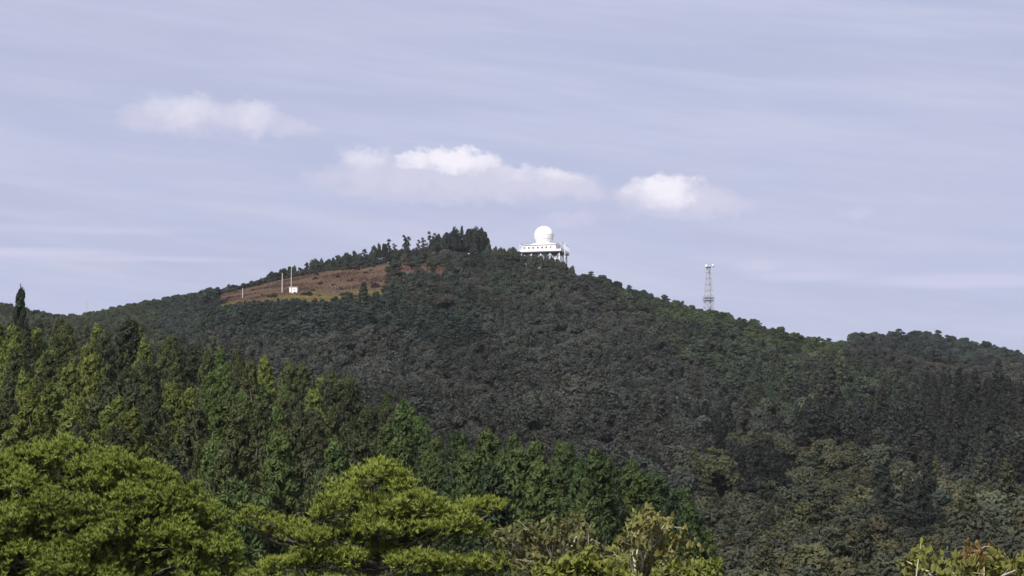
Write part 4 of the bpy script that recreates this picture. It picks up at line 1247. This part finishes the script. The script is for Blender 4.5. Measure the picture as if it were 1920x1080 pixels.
def leafy_shrub(name, D, px0, pts, label, tone, seed, leaf=.075, per=26, mats=(DRYLEAF, PALEBARK), extra=None, cat='shrub', parts=False):
    """open shrub: branches to each (px, py) tip with real leaves along them"""
    rng = np.random.default_rng(seed)
    base = at(px0, 1080, D); base.z = float(zt(base.x, D))
    e = empty(name, base)
    tb = MB(); cr = MB()
    fork = np.array(at(px0, 1120, D) - base)
    tb.tube([(0, 0, -.4), fork * .5 + [.05, 0, 0], fork], [.05, .045, .04], 8)
    allp = []
    for (px, py, w_) in pts:
        tip = np.array(at(px, py, D + rng.uniform(-1.0, 1.0)) - base)
        br = limb(tb, rng, fork * rng.uniform(.75, 1.0), tip, .038, -.06, 5)
        U = D / F
        n = int(per * w_ / 20)
        for q in range(n):
            i = rng.integers(2, 6); a = np.array(br[int(i)])
            off = rng.normal(0, w_ * U * .55, 3) * np.array([1, 1, .75])
            tw = a * .25 + tip * .75 + off
            if q % 3 == 0:
                tb.tube([a, (a + tw) / 2 + rng.normal(0, .03, 3), tw], [.012, .009, .004], 4)
            m_ = int(rng.integers(4, 8))
            allp.append(tw + rng.normal(0, .06, (m_, 3)))
    c = np.concatenate(allp)
    nr = rng.normal(size=c.shape) * .7 + np.array([0, -.35, .6])
    cards(cr, c, nr, leaf * rng.uniform(.6, 1.3, len(c)), rng, .5, tint=rng.random(len(c)), along=np.array([0, 0, -.5]))
    tb.build('branch', mats[1], e)
    co = cr.build('crown', mats[0], e); co['tone'] = list(tone)
    tag(e, label, cat)
    return e

leafy_shrub('shrub', 62, 1060, [(945, 1000, 24), (985, 992, 26), (1020, 1000, 26), (1060, 985, 26), (1085, 978, 20), (960, 1040, 30), (1010, 1035, 30), (1065, 1030, 30), (1110, 1010, 24), (1040, 1065, 34), (980, 1072, 34), (1100, 1060, 30)],
            'brownish-green half-dry shrub with bare pale twigs right of the flat-boughed pine', (.135, .130, .048), 81, .085, 17)
leafy_shrub('shrub', 60, 1190, [(1195, 975, 20), (1215, 968, 24), (1245, 985, 26), (1180, 1005, 26), (1225, 1010, 32), (1265, 1015, 26), (1165, 1030, 26), (1205, 1045, 34), (1250, 1050, 34), (1290, 1045, 26), (1150, 1060, 28)],
            'tawny and yellow-green shrub with a forked pale branch at the bottom edge', (.165, .158, .050), 82, .09, 17)
leafy_shrub('shrub', 58, 1120, [(1060, 1062, 30), (1090, 1055, 30), (1130, 1068, 30), (1030, 1075, 26), (1160, 1078, 26), (1300, 1070, 26), (1330, 1055, 16), (1270, 1082, 30)],
            'low yellow-green leafy bush along the bottom edge below the tawny shrub', (.145, .16, .032), 83, .09, 34, mats=(LEAF, BARK))
leafy_shrub('shrub', 60, 1830, [(1700, 1052, 18), (1725, 1060, 22), (1770, 1058, 26), (1800, 1052, 22), (1845, 1058, 26), (1885, 1055, 24), (1915, 1062, 24), (1750, 1078, 30), (1820, 1080, 34), (1880, 1084, 34)],
            'yellowing leafy shrub cut off by the bottom right corner', (.158, .162, .038), 84, .10, 13, mats=(LEAF, PALEBARK))
leafy_shrub('shrub', 61, 1850, [(1815, 1040, 16), (1835, 1032, 18), (1860, 1045, 20), (1850, 1065, 22)],
            'rusty orange twiggy shrub rising above the yellow one at bottom right', (.19, .12, .04), 85, .06, 24)

def leaf_sprig():
    """single upright shoot with big pale leaves, bottom right"""
    D = 56.0
    base = at(1722, 1080, D); base.z = float(zt(base.x, D))
    e = empty('sprig', base)
    rng = np.random.default_rng(9)
    pts = [np.array(at(px, py, D) - base) for px, py in ((1716, 1120), (1718, 1080), (1722, 1050), (1727, 1018))]
    MB().tube([(0, 0, -.3)] + pts, [.03, .02, .015, .012, .008], 6).build('stem', PALEBARK, e)
    lm = MB()
    lm.add([(0, 0, 0), (-.03, .05, .012), (-.034, .10, .02), (0, .165, 0), (.034, .10, .02), (.03, .05, .012)], [[0, 1, 2, 5], [5, 2, 3, 4]])
    me = lm.mesh('leaf', LEAF)
    for k, (px, py, a, s) in enumerate([(1726, 1020, .3, .9), (1716, 1028, 1.1, 1.1), (1733, 1030, -1.0, 1.0), (1706, 1030, 1.6, 1.2), (1736, 1042, -1.6, 1.1), (1718, 1045, .9, 1.2), (1728, 1050, -.6, 1.0), (1704, 1042, 2.0, 1.0), (1712, 1058, 1.4, 1.1), (1730, 1062, -1.3, 1.0)]):
        o = link('leaf', me, e, at(px, py, D + rng.uniform(-.1, .1)) - base)
        o.rotation_euler = (math.radians(70) + rng.uniform(-.3, .3), a, rng.uniform(-.5, .5)); o.scale = (s * 1.15,) * 3
        o['tone'] = [.17, .18, .035]
    tag(e, 'upright shoot with large pale yellow-green leaves at bottom right', 'sprig')
leaf_sprig()

# ------------------------------------------------------------------ air between the camera and the hill
def build_haze():
    mb = MB(); mb.box((0, 1900, 140), (13000, 13000, 420))
    m_ = bpy.data.materials.new('haze'); m_.use_nodes = True
    t = NT(m_.node_tree)
    v = t.n('ShaderNodeVolumePrincipled')
    v.inputs['Color'].default_value = (0.86, 0.90, 1.0, 1)
    v.inputs['Density'].default_value = 2.3e-5
    o = t.n('ShaderNodeOutputMaterial'); t.t.links.new(v.outputs[0], o.inputs['Volume'])
    h = mb.build('haze', m_)
    tag(h, 'thin bluish haze in front of the hill', 'haze', None, 'stuff')
build_haze()

print('near cedars', n_cedar, 'objects', len(bpy.data.objects))
